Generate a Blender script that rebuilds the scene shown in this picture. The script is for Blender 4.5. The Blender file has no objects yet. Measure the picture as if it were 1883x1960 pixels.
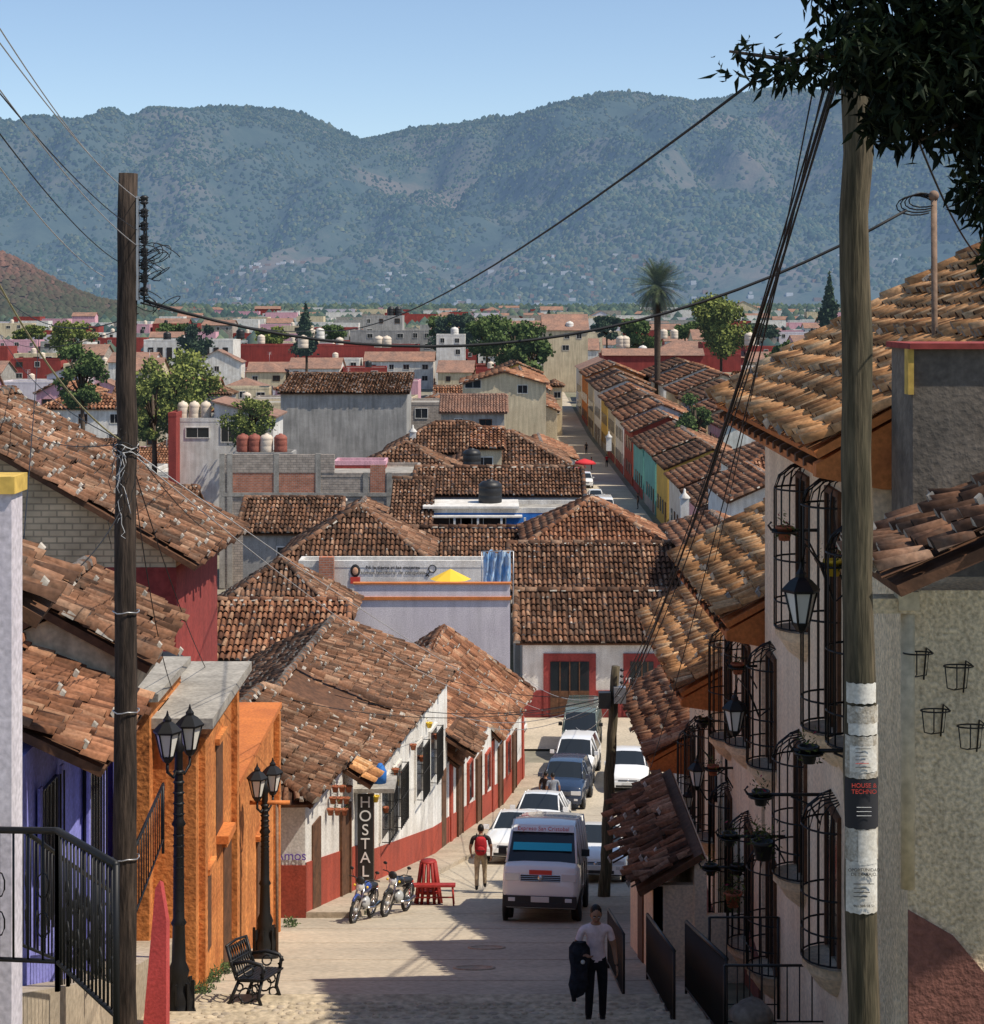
import bpy, math, random
import numpy as np
from mathutils import Vector, Matrix
random.seed(7); rng=np.random.default_rng(7)
F=3400.0; CX=941.5; HY=590.0
def at(px,py,d): return Vector(((px-CX)/F*d, d, -(py-HY)/F*d))
def XX(px,d): return (px-CX)/F*d
def ZZ(py,d): return -(py-HY)/F*d
GP=[(-300,-1.2),(0,-1.9),(10,-4.6),(17,-7.45),(22,-9.15),(24,-9.7),(26,-10.2),(28,-10.65),(40,-13.75),(57.6,-17.8),(72,-20.2),(80,-20.7),(87,-20.95),(170,-21.5),(300,-21.5),(450,-17.5),(700,-14),(1200,-10),(2200,-5),(9000,-5)]
def gz(y): return float(np.interp(y,[p[0] for p in GP],[p[1] for p in GP]))
def facL(d): return -4.2+.136*(d-40.4) if d<59.5 else -1.6+.166*(d-59.5)
def facR(d): return 3.75+.035*(d-18)
scene=bpy.context.scene; coll=scene.collection
# ---------------------------------------------------------------- materials
def nodes(name):
    m=bpy.data.materials.new(name); m.use_nodes=True
    nt=m.node_tree; b=nt.nodes['Principled BSDF']; return m,nt,b
def mat(name,col,col2=None,scale=1.5,rough=.85,bump=.15,bscale=25,streak=0.,metal=0.,fine=.25,spec=.3,stretch=None):
    m,nt,b=nodes(name); N=nt.nodes; L=nt.links
    tc=N.new('ShaderNodeTexCoord'); src=tc.outputs['Object']
    if stretch:
        mp=N.new('ShaderNodeMapping'); mp.inputs['Scale'].default_value=stretch; L.new(src,mp.inputs[0]); src=mp.outputs[0]
    n1=N.new('ShaderNodeTexNoise'); n1.inputs['Scale'].default_value=scale; n1.inputs['Detail'].default_value=6; n1.inputs['Roughness'].default_value=.65; L.new(src,n1.inputs['Vector'])
    r=N.new('ShaderNodeValToRGB'); r.color_ramp.elements[0].position=.38; r.color_ramp.elements[1].position=.66
    c2=col2 or tuple(c*.72 for c in col)
    r.color_ramp.elements[0].color=(*c2,1); r.color_ramp.elements[1].color=(*col,1); L.new(n1.outputs['Fac'],r.inputs[0])
    out=r.outputs[0]
    def mul(o,fac_out,lo,hi):
        mr=N.new('ShaderNodeMapRange'); mr.inputs[1].default_value=.3; mr.inputs[2].default_value=.7; mr.inputs[3].default_value=lo; mr.inputs[4].default_value=hi; L.new(fac_out,mr.inputs[0])
        vm=N.new('ShaderNodeVectorMath'); vm.operation='SCALE'; L.new(o,vm.inputs[0]); L.new(mr.outputs[0],vm.inputs['Scale']); return vm.outputs[0]
    if fine>0:
        n2=N.new('ShaderNodeTexNoise'); n2.inputs['Scale'].default_value=bscale; n2.inputs['Detail'].default_value=4; L.new(src,n2.inputs['Vector'])
        out=mul(out,n2.outputs['Fac'],1-fine,1+fine*.5)
        if bump>0:
            bp=N.new('ShaderNodeBump'); bp.inputs['Strength'].default_value=bump; bp.inputs['Distance'].default_value=.03; L.new(n2.outputs['Fac'],bp.inputs['Height']); L.new(bp.outputs[0],b.inputs['Normal'])
    if streak>0:
        mp=N.new('ShaderNodeMapping'); mp.inputs['Scale'].default_value=(2.5,2.5,.25); L.new(tc.outputs['Object'],mp.inputs[0])
        n3=N.new('ShaderNodeTexNoise'); n3.inputs['Scale'].default_value=1.2; n3.inputs['Detail'].default_value=5; L.new(mp.outputs[0],n3.inputs['Vector'])
        out=mul(out,n3.outputs['Fac'],1-streak,1.05)
    L.new(out,b.inputs['Base Color']); b.inputs['Roughness'].default_value=rough; b.inputs['Metallic'].default_value=metal
    b.inputs['Specular IOR Level'].default_value=spec
    return m
def flat(name,col,rough=.5,metal=0,coat=0,spec=.5):
    m,nt,b=nodes(name); b.inputs['Base Color'].default_value=(*col,1); b.inputs['Roughness'].default_value=rough; b.inputs['Metallic'].default_value=metal
    b.inputs['Coat Weight'].default_value=coat; b.inputs['Specular IOR Level'].default_value=spec; return m
def haze_glow(b,col):
    """aerial perspective painted on as constant emission of the surface itself"""
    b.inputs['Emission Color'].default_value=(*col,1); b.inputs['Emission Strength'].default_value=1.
def rmat(name,stops,nscale=.8,dark=.5,rough=.9,fs=18,glow=None,lichen=0.):
    """colour from per-face attribute r, broken up by noise"""
    m,nt,b=nodes(name); N=nt.nodes; L=nt.links
    a=N.new('ShaderNodeAttribute'); a.attribute_name='r'
    r=N.new('ShaderNodeValToRGB'); e=r.color_ramp.elements
    e[0].position=stops[0][0]; e[0].color=(*stops[0][1],1); e[1].position=stops[-1][0]; e[1].color=(*stops[-1][1],1)
    for p,c in stops[1:-1]:
        q=e.new(p); q.color=(*c,1)
    L.new(a.outputs['Fac'],r.inputs[0]); out=r.outputs[0]
    tc=N.new('ShaderNodeTexCoord')
    if lichen>0:
        n0=N.new('ShaderNodeTexNoise'); n0.inputs['Scale'].default_value=1.3; n0.inputs['Detail'].default_value=8; n0.inputs['Roughness'].default_value=.75; L.new(tc.outputs['Object'],n0.inputs['Vector'])
        m0=N.new('ShaderNodeMapRange'); m0.inputs[1].default_value=.5; m0.inputs[2].default_value=.66; m0.inputs[3].default_value=0; m0.inputs[4].default_value=lichen; L.new(n0.outputs['Fac'],m0.inputs[0])
        mx=N.new('ShaderNodeMix'); mx.data_type='RGBA'; L.new(m0.outputs[0],mx.inputs[0]); L.new(out,mx.inputs[6]); mx.inputs[7].default_value=(.15,.125,.10,1); out=mx.outputs[2]
    n=N.new('ShaderNodeTexNoise'); n.inputs['Scale'].default_value=nscale; n.inputs['Detail'].default_value=7; n.inputs['Roughness'].default_value=.7; L.new(tc.outputs['Object'],n.inputs['Vector'])
    mr=N.new('ShaderNodeMapRange'); mr.inputs[1].default_value=.35; mr.inputs[2].default_value=.65; mr.inputs[3].default_value=dark; mr.inputs[4].default_value=1.15; L.new(n.outputs['Fac'],mr.inputs[0])
    vm=N.new('ShaderNodeVectorMath'); vm.operation='SCALE'; L.new(out,vm.inputs[0]); L.new(mr.outputs[0],vm.inputs['Scale'])
    n2=N.new('ShaderNodeTexNoise'); n2.inputs['Scale'].default_value=fs; n2.inputs['Detail'].default_value=3; L.new(tc.outputs['Object'],n2.inputs['Vector'])
    mr2=N.new('ShaderNodeMapRange'); mr2.inputs[1].default_value=.3; mr2.inputs[2].default_value=.7; mr2.inputs[3].default_value=.66; mr2.inputs[4].default_value=1.22; L.new(n2.outputs['Fac'],mr2.inputs[0])
    v2=N.new('ShaderNodeVectorMath'); v2.operation='SCALE'; L.new(vm.outputs[0],v2.inputs[0]); L.new(mr2.outputs[0],v2.inputs['Scale'])
    L.new(v2.outputs[0],b.inputs['Base Color']); b.inputs['Roughness'].default_value=rough; b.inputs['Specular IOR Level'].default_value=.15
    if glow: haze_glow(b,glow)
    return m
MOR=(.56,.51,.44)
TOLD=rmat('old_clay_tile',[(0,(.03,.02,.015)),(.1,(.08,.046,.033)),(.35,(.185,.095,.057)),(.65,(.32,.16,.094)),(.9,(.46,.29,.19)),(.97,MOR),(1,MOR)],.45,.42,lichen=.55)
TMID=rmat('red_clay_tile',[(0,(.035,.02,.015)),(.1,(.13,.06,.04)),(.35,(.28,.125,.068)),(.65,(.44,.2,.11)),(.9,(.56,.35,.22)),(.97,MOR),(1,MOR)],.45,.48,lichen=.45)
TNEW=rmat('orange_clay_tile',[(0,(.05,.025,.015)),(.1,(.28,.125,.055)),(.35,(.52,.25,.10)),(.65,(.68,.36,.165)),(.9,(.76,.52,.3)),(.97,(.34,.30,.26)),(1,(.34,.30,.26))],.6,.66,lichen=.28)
TFAR=mat('far_clay_roof',(.36,.20,.14),(.22,.14,.11),.4,.9,0,3,fine=.3)
PW=mat('white_plaster',(.86,.84,.79),(.68,.64,.58),.8,.9,.15,20,.25)
PR=mat('red_plaster',(.46,.085,.05),(.34,.07,.045),1,.9,.15,20,.25)
PC=mat('cream_plaster',(.96,.78,.57),(.88,.67,.47),.7,.9,.2,22,.15)
PC2=mat('rough_cream_stucco',(.95,.79,.54),(.8,.64,.42),.6,.95,.9,26,.2,fine=.4)
PMR=mat('maroon_plaster',(.30,.13,.10),(.22,.1,.08),2,.95,.6,22,.2)
PO=mat('orange_plaster',(.84,.33,.10),(.58,.2,.06),1.3,.95,.6,14,.35,fine=.4)
POT=mat('orange_trim',(.66,.22,.06),(.5,.16,.05),1.5,.8,.1,20)
PB=mat('blue_violet_plaster',(.34,.36,.85),(.26,.26,.7),1,.9,.15,20,.25)
PG=mat('grey_render',(.48,.46,.43),(.34,.33,.31),.6,.95,.2,14,.35)
PGD=mat('dark_weathered_concrete',(.28,.235,.19),(.15,.13,.11),1.6,.95,.4,16,.4)
PLV=mat('lavender_plaster',(.76,.70,.73),(.66,.6,.65),.6,.9,.1,20,.15)
PDR=mat('dark_red_wall',(.36,.065,.055),(.27,.055,.05),.5,.9,.1,10,.25)
PYC=mat('pale_yellow_plaster',(.78,.66,.45),(.64,.53,.36),.5,.9,.1,12,.3)
PY=mat('yellow_plaster',(.75,.5,.12),(.6,.4,.1),.5,.9,.1,12,.2)
PT=mat('teal_plaster',(.2,.52,.46),(.16,.42,.38),.5,.9,.1,12,.2)
PPK=mat('pink_plaster',(.75,.42,.48),(.65,.36,.42),.5,.9,.1,12,.2)
PBL=mat('bright_blue_paint',(.05,.25,.72),(.04,.19,.58),.8,.8,.1,12,.2)
CON=mat('concrete',(.45,.42,.37),(.28,.26,.23),1.2,.95,.3,14,.15)
ASP=mat('road_concrete',(.56,.48,.365),(.42,.365,.285),.35,.92,.3,9,fine=.22)
COB=mat('worn_stone_steps',(.58,.48,.34),(.42,.345,.24),1.1,.95,.6,9,fine=.35)
SWK=mat('pavement',(.50,.42,.32),(.37,.31,.235),.9,.95,.3,12)
EAR=mat('town_ground',(.28,.25,.2),(.18,.18,.12),.05,.95,.1,2)
WOODP=mat('dark_wood_pole',(.085,.06,.045),(.03,.022,.018),3,.95,.9,10,fine=.6,stretch=(3,3,.35))
WOODG=mat('weathered_green_wood',(.14,.11,.07),(.075,.065,.04),3,.95,.6,12,fine=.45,stretch=(3,3,.25))
WOOD=mat('brown_wood',(.16,.075,.04),(.09,.045,.025),3,.8,.3,10)
REDW=mat('red_painted_wood',(.42,.035,.03),(.3,.03,.025),3,.6,.1,15)
IRON=flat('black_iron',(.012,.012,.013),.5,.3); STEEL=flat('galvanised_steel',(.45,.45,.46),.45,.8)
RUST=mat('rusty_pipe',(.3,.2,.14),(.2,.13,.09),3,.8,.1,20)
GLASS=flat('dark_glass',(.02,.025,.03),.12,0,0,.5); LAMPG=flat('frosted_lamp_glass',(.75,.74,.68),.35)
WIRE=flat('cable',(.012,.012,.014),.7); WIREL=flat('light_cable',(.45,.45,.45),.6)
BLK=flat('black_plastic',(.015,.015,.016),.5); RUB=flat('rubber',(.02,.02,.02),.9)
TANKC=mat('cream_tank',(.7,.6,.48),(.62,.52,.42),1,.6,0,10,fine=.1); TANKR=mat('rust_tank',(.36,.12,.08),(.25,.08,.06),2,.7,0,10)
def brick(name,c1,c2,mortar,sc):
    m,nt,b=nodes(name); N=nt.nodes; L=nt.links
    tc=N.new('ShaderNodeTexCoord'); mp=N.new('ShaderNodeMapping'); mp.inputs['Rotation'].default_value=(math.radians(90),0,0); L.new(tc.outputs['Object'],mp.inputs[0])
    t=N.new('ShaderNodeTexBrick'); t.inputs['Scale'].default_value=1; t.inputs['Brick Width'].default_value=sc; t.inputs['Row Height'].default_value=sc*.42; t.inputs['Mortar Size'].default_value=.022*sc/.4
    t.inputs['Color1'].default_value=(*c1,1); t.inputs['Color2'].default_value=(*c2,1); t.inputs['Mortar'].default_value=(*mortar,1); L.new(mp.outputs[0],t.inputs['Vector'])
    n=N.new('ShaderNodeTexNoise'); n.inputs['Scale'].default_value=2; n.inputs['Detail'].default_value=6; L.new(tc.outputs['Object'],n.inputs['Vector'])
    mr=N.new('ShaderNodeMapRange'); mr.inputs[1].default_value=.3; mr.inputs[2].default_value=.7; mr.inputs[3].default_value=.65; mr.inputs[4].default_value=1.1; L.new(n.outputs['Fac'],mr.inputs[0])
    vm=N.new('ShaderNodeVectorMath'); vm.operation='SCALE'; L.new(t.outputs[0],vm.inputs[0]); L.new(mr.outputs[0],vm.inputs['Scale']); L.new(vm.outputs[0],b.inputs['Base Color'])
    bp=N.new('ShaderNodeBump'); bp.inputs['Strength'].default_value=.6; bp.inputs['Distance'].default_value=.02; bp.invert=True; L.new(t.outputs['Fac'],bp.inputs['Height']); L.new(bp.outputs[0],b.inputs['Normal']); b.inputs['Roughness'].default_value=.95
    return m
BRW=brick('whitewashed_adobe_brick',(.78,.6,.38),(.64,.49,.31),(.44,.34,.22),.3)
BRR=brick('red_brick',(.54,.2,.11),(.42,.15,.085),(.4,.32,.27),.3)
BRG=brick('concrete_block',(.48,.40,.33),(.38,.32,.27),(.28,.25,.22),.45)
# ---------------------------------------------------------------- mesh builder
class G:
    def __init__(s): s.v=[]; s.f=[]; s.m=[]; s.s=[]; s.mats=[]
    def mi(s,m):
        if m not in s.mats: s.mats.append(m)
        return s.mats.index(m)
    def add(s,vs,fs,m,M=None,sm=False):
        o=len(s.v)
        if M is not None: vs=[M@Vector(v) for v in vs]
        s.v.extend([tuple(v) for v in vs]); k=s.mi(m)
        for f in fs: s.f.append(tuple(i+o for i in f)); s.m.append(k); s.s.append(sm)
    def box(s,x0,x1,y0,y1,z0,z1,m,M=None):
        s.add([(x0,y0,z0),(x1,y0,z0),(x1,y1,z0),(x0,y1,z0),(x0,y0,z1),(x1,y0,z1),(x1,y1,z1),(x0,y1,z1)],
              [(0,3,2,1),(4,5,6,7),(0,1,5,4),(1,2,6,5),(2,3,7,6),(3,0,4,7)],m,M)
    def extr(s,poly,vec,m,M=None):
        n=len(poly); vec=Vector(vec); p=[Vector(q) for q in poly]
        s.add(p+[q+vec for q in p],[tuple(range(n))[::-1],tuple(range(n,2*n))]+[(i,(i+1)%n,n+(i+1)%n,n+i) for i in range(n)],m,M)
    def tube(s,pts,r,n=6,m=None,M=None,sm=True,cap=True):
        pts=[Vector(p) for p in pts]; k=len(pts); rs=r if isinstance(r,(list,tuple)) else [r]*k
        vs=[]
        for i,p in enumerate(pts):
            t=(pts[min(i+1,k-1)]-pts[max(i-1,0)]).normalized()
            a=Vector((0,0,1)) if abs(t.z)<.9 else Vector((1,0,0))
            u=t.cross(a).normalized(); w=t.cross(u)
            for j in range(n):
                an=2*math.pi*j/n; vs.append(p+(u*math.cos(an)+w*math.sin(an))*rs[i])
        fs=[(i*n+j,i*n+(j+1)%n,(i+1)*n+(j+1)%n,(i+1)*n+j) for i in range(k-1) for j in range(n)]
        if cap: fs+= [tuple(range(n))[::-1],tuple(range((k-1)*n,k*n))]
        s.add(vs,fs,m,M,sm)
    def lathe(s,c,prof,m,n=12,M=None,sm=True):
        vs=[];c=Vector(c)
        for r,z in prof:
            for j in range(n):
                a=2*math.pi*j/n; vs.append(c+Vector((r*math.cos(a),r*math.sin(a),z)))
        k=len(prof); fs=[(i*n+j,i*n+(j+1)%n,(i+1)*n+(j+1)%n,(i+1)*n+j) for i in range(k-1) for j in range(n)]
        fs+=[tuple(range(n))[::-1],tuple(range((k-1)*n,k*n))]
        s.add(vs,fs,m,M,sm)
    def sph(s,c,r,m,n=12,k=8,M=None,fn=None):
        if not isinstance(r,(tuple,list)): r=(r,r,r)
        vs=[]
        for i in range(k+1):
            t=math.pi*i/k
            for j in range(n):
                a=2*math.pi*j/n; q=Vector((math.sin(t)*math.cos(a),math.sin(t)*math.sin(a),math.cos(t)))
                if fn: q=fn(q)
                vs.append((c[0]+q.x*r[0],c[1]+q.y*r[1],c[2]+q.z*r[2]))
        s.add(vs,[(i*n+j,(i+1)*n+j,(i+1)*n+(j+1)%n,i*n+(j+1)%n) for i in range(k) for j in range(n)],m,M,True)
    def obj(s,name,parent=None,bevel=0):
        me=bpy.data.meshes.new(name); me.from_pydata(s.v,[],s.f)
        for m in s.mats: me.materials.append(m)
        me.polygons.foreach_set('material_index',s.m); me.polygons.foreach_set('use_smooth',s.s); me.update()
        return link(me,name,parent,bevel)
def link(me,name,parent=None,bevel=0):
    o=bpy.data.objects.new(name,me); coll.objects.link(o)
    if parent is not None:
        o.parent=parent; o.matrix_parent_inverse=Matrix.Translation(-parent.location)
    if bevel:
        b=o.modifiers.new('bevel','BEVEL'); b.width=bevel; b.segments=2; b.limit_method='ANGLE'; b.angle_limit=math.radians(35)
    return o
def empty(name,loc=(0,0,0)):
    e=bpy.data.objects.new(name,None); e.location=loc; e.empty_display_size=.3; coll.objects.link(e); return e
def npmesh(name,V,groups,mats,parent=None):
    me=bpy.data.meshes.new(name); V=np.asarray(V,dtype=np.float32)
    me.vertices.add(len(V)); me.vertices.foreach_set('co',V.ravel())
    li=np.concatenate([g[0].ravel() for g in groups]).astype(np.int32)
    tot=np.concatenate([np.full(len(g[0]),g[0].shape[1]) for g in groups]).astype(np.int32)
    st=np.concatenate([[0],np.cumsum(tot)[:-1]]).astype(np.int32)
    me.loops.add(len(li)); me.loops.foreach_set('vertex_index',li)
    me.polygons.add(len(tot)); me.polygons.foreach_set('loop_start',st); me.polygons.foreach_set('loop_total',tot)
    me.polygons.foreach_set('material_index',np.concatenate([np.full(len(g[0]),g[1]) for g in groups]).astype(np.int32))
    me.polygons.foreach_set('use_smooth',np.concatenate([np.full(len(g[0]),g[3]) for g in groups]).astype(bool))
    for m in mats: me.materials.append(m)
    a=me.attributes.new('r','FLOAT','FACE'); a.data.foreach_set('value',np.concatenate([g[2] for g in groups]).astype(np.float32))
    me.update(calc_edges=True); return link(me,name,parent)
# ---------------------------------------------------------------- clay tile roofs
class Tiles:
    def __init__(s): s.V=[]; s.q=[]; s.qr=[]; s.c=[]; s.cr=[]; s.n=0; s.fq=[]; s.fr=[]
    def plane(s,pts,p,L,mort=.12,jit=1.,mrow=0):
        P=[np.array(q,dtype=float) for q in pts]
        U=P[1]-P[0]; U/=np.linalg.norm(U)
        N=np.cross(P[1]-P[0],P[2]-P[0]); N/=np.linalg.norm(N); Vv=np.cross(N,U)
        uv=np.array([[np.dot(q-P[0],U),np.dot(q-P[0],Vv)] for q in P])
        u0,u1=uv[:,0].min(),uv[:,0].max(); v1=uv[:,1].max()
        ii=np.arange(int(math.ceil((u1-u0)/p))); jj=np.arange(int(math.ceil(v1/L)))
        I,J=np.meshgrid(ii,jj,indexing='ij'); I=I.ravel(); J=J.ravel()
        cu=u0+(I+.5)*p; cv=(J+.5)*L
        ok=np.ones(len(I),bool); n=len(uv)
        for a in range(n):
            b=(a+1)%n; e=uv[b]-uv[a]
            ok&=(e[0]*(cv-uv[a][1])-e[1]*(cu-uv[a][0]))>-.02
        I,J,cu,cv=I[ok],J[ok],cu[ok],cv[ok]; K=len(I)
        if K==0: return
        colj=rng.normal(0,.014*jit,(int(I.max())+1))[I]
        sag=.03*jit*(np.sin(cu*.9+uv[1][0])+np.sin(cv*1.3+cu*.35))*.6
        cu=cu+colj+rng.normal(0,.01*jit,K); dn=rng.normal(0,.009*jit,K); tw=rng.normal(0,.014*jit,K)
        if mrow: dn=dn+np.where(J%mrow==0,.045,0)
        cvs=cv+rng.normal(0,.03*jit,K)
        R=.37*p; ang=np.radians([0,45,90,135,180]); ca,sa=np.cos(ang),np.sin(ang)
        h=.2*p
        vl=cvs-L*.5-.08*L; vu=cv+L*.5
        def pt(u,v,w): return P[0]+u[:,None]*U+v[:,None]*Vv+(w+sag)[:,None]*N
        vs=[]
        for c,q in zip(ca,sa): vs.append(pt(cu-c*R*1.1+tw,vl,.0+q*R*1.35+h+dn))
        for c,q in zip(ca,sa): vs.append(pt(cu-c*R*.88-tw,vu,.0+q*R*1.05+0*dn))
        for k,(c,w) in enumerate([(-.25,.2),(0,0),(.25,.2)]):
            vs.append(pt(cu+p*.5+c*p*1.1,vl,np.full(K,w*p*.5+h*.5)))
        for k,(c,w) in enumerate([(-.25,.2),(0,0),(.25,.2)]):
            vs.append(pt(cu+p*.5+c*p*1.1,vu,np.full(K,w*p*.5)))
        A=np.stack(vs,1).reshape(-1,3); base=(s.n+np.arange(K)*16)[:,None]
        r=np.clip(rng.beta(1.5,1.6,K),0,1)*.8+.1
        for f in [(0,5,6,1),(1,6,7,2),(2,7,8,3),(3,8,9,4)]:
            s.q.append(base+np.array(f)); s.qr.append(r)
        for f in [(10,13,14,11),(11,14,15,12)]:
            s.fq.append(base+np.array(f)); s.fr.append(r*.25+.03)  # channel faces darkened to paint the shadow gaps between barrels
        s.c.append(base+np.array([0,1,2,3,4])); cr=np.where(rng.random(K)<mort,1.,0.)
        if mrow: cr=np.where((J%mrow==0)&(rng.random(K)<.85),1.,cr)
        s.cr.append(cr); s.V.append(A); s.n+=16*K
        sel=np.where(rng.random(K)<mort*.35)[0]
        for k in sel:
            o=P[0]+(cu[k]+rng.normal(0,.02))*U+(vl[k]-.01)*Vv+(R*1.0+h+sag[k])*N; a=.045+.02*rng.random(); b=.03
            vs=[o-U*a-Vv*b-N*.06,o+U*a-Vv*b-N*.06,o+U*a+Vv*b-N*.02,o-U*a+Vv*b-N*.02,o-U*a*.7-Vv*b+N*.03,o+U*a*.7-Vv*b+N*.03,o+U*a*.7+Vv*b+N*.05,o-U*a*.7+Vv*b+N*.05]
            s.V.append(np.array(vs)); s.fq.append(np.array([(4,5,6,7),(0,1,5,4),(1,2,6,5),(3,0,4,7)])+s.n); s.fr.append(np.full(4,1.)); s.n+=8
    def caps(s,p0,p1,R=.11,L=.4,mort=.4):
        p0=np.array(p0,float); p1=np.array(p1,float); D=p1-p0; ln=np.linalg.norm(D); D/=ln
        S=np.cross(D,[0,0,1]); S/=np.linalg.norm(S); Nn=np.cross(S,D)
        K=max(1,int(ln/L)); L=ln/K
        ang=np.radians([-15,35,90,145,195])
        for k in range(K):
            a=p0+D*(k*L-.05); b=p0+D*((k+1)*L); vs=[]; dz=random.uniform(-.01,.02); ds=S*random.gauss(0,.015)
            for t in ang: vs.append(a+ds+S*math.cos(t)*R*1.15+Nn*(math.sin(t)*R*1.1+.07+dz))
            for t in ang: vs.append(b+ds+S*math.cos(t)*R*.9+Nn*(math.sin(t)*R*.9+.04))
            o=s.n; s.V.append(np.array(vs)); s.n+=10; r=random.uniform(.12,.9)
            for f in [(0,1,6,5),(1,2,7,6),(2,3,8,7),(3,4,9,8)]:
                s.q.append(np.array([f])+o); s.qr.append(np.array([r]))
            s.c.append(np.array([[0,4,3,2,1]])+o); s.cr.append(np.array([1.]))
            if random.random()<mort:
                f0=random.uniform(0,.5); f1=f0+random.uniform(.25,.6); a2=a+D*L*f0; b2=a+D*L*min(f1,1); w=R*random.uniform(1.1,1.5)
                vs=[a2+S*w+Nn*.02,a2-S*w+Nn*.02,b2-S*w+Nn*.02,b2+S*w+Nn*.02,a2+S*R*.8+Nn*.1,a2-S*R*.8+Nn*.1,b2-S*R*.8+Nn*.1,b2+S*R*.8+Nn*.1]
                o=s.n; s.V.append(np.array(vs)); s.n+=8
                s.fq.append(np.array([(4,5,6,7),(0,4,7,3),(1,2,6,5),(0,1,5,4)])+o); s.fr.append(np.full(4,1.))
    def build(s,name,m,parent):
        if not s.n: return
        V=np.concatenate(s.V); q=np.concatenate(s.q)
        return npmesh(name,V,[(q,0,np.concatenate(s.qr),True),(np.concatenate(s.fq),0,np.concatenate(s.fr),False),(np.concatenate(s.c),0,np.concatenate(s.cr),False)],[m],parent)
def lod(d):
    if d<40: return (.165,.34)
    if d<50: return (.185,.37)
    if d<90: return (.22,.42)
    if d<140: return (.27,.5)
    if d<220: return (.34,.6)
    return (.5,.9)
def do_roof(planes,ridges,tm,parent,d,deck=WOOD,mort=.12,th=.1,jit=1.,pp=None,Rc=None,mrow=0):
    g=G()
    for pl in planes:
        P=[Vector(q) for q in pl]; N=(P[1]-P[0]).cross(P[2]-P[0]).normalized()
        g.extr([q-N*(th+.05) for q in P],N*th,deck if d<200 else TFAR)
    g.obj('roof_deck',parent)
    if d<330:
        T=Tiles(); p,L=pp or lod(d)
        for pl in planes: T.plane(pl,p,L,mort,jit,mrow)
        for a,b in ridges: T.caps(a,b,Rc or (.11 if d<90 else .16),.4 if d<90 else .6)
        T.build('roof_tiles',tm,parent)
feet=[]
def planes_of(kind,x0,x1,y0,y1,z,rise):
    w=x1-x0; dp=y1-y0; xm=(x0+x1)/2; ym=(y0+y1)/2
    if kind=='gx':
        h=rise*dp/2; A=[(x0,y0,z),(x1,y0,z),(x1,ym,z+h),(x0,ym,z+h)]; B=[(x1,y1,z),(x0,y1,z),(x0,ym,z+h),(x1,ym,z+h)]
        return [A,B],[((x0,ym,z+h),(x1,ym,z+h)),((x0,y0,z),(x0,ym,z+h)),((x1,y0,z),(x1,ym,z+h))],h
    if kind=='gy':
        h=rise*w/2; A=[(x0,y1,z),(x0,y0,z),(xm,y0,z+h),(xm,y1,z+h)]; B=[(x1,y0,z),(x1,y1,z),(xm,y1,z+h),(xm,y0,z+h)]
        return [A,B],[((xm,y0,z+h),(xm,y1,z+h)),((x0,y0,z),(xm,y0,z+h)),((x1,y0,z),(xm,y0,z+h))],h
    if kind=='hip':
        if w>=dp:
            h=rise*dp/2; a=(x0+dp/2,ym,z+h); b=(x1-dp/2-.001,ym,z+h)
            Pn=[[(x0,y0,z),(x1,y0,z),b,a],[(x1,y1,z),(x0,y1,z),a,b],[(x0,y1,z),(x0,y0,z),a],[(x1,y0,z),(x1,y1,z),b]]
            return Pn,[(a,b),((x0,y0,z),a),((x1,y0,z),b),((x0,y1,z),a),((x1,y1,z),b)],h
        h=rise*w/2; a=(xm,y0+w/2,z+h); b=(xm,y1-w/2,z+h)
        Pn=[[(x0,y0,z),(x1,y0,z),a],[(x1,y1,z),(x0,y1,z),b],[(x0,y1,z),(x0,y0,z),a,b],[(x1,y0,z),(x1,y1,z),b,a]]
        return Pn,[(a,b),((x0,y0,z),a),((x1,y0,z),a),((x0,y1,z),b),((x1,y1,z),b)],h
    if kind=='shed':
        h=rise*dp; return [[(x0,y0,z),(x1,y0,z),(x1,y1,z+h),(x0,y1,z+h)]],[((x0,y1,z+h),(x1,y1,z+h))],h
def window(g,x,z,w,h,M,frame=PW,glass=GLASS):
    g.box(x-w/2,x+w/2,-.02,.1,z,z+h,glass,M)
    for a,b,c,e in [(x-w/2-.08,x-w/2,z-.08,z+h+.08),(x+w/2,x+w/2+.08,z-.08,z+h+.08),(x-w/2,x+w/2,z+h,z+h+.08),(x-w/2,x+w/2,z-.08,z)]:
        g.box(a,b,-.07,.1,c,e,frame,M)
    g.box(x-.02,x+.02,-.04,.1,z,z+h,frame,M)
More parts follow.
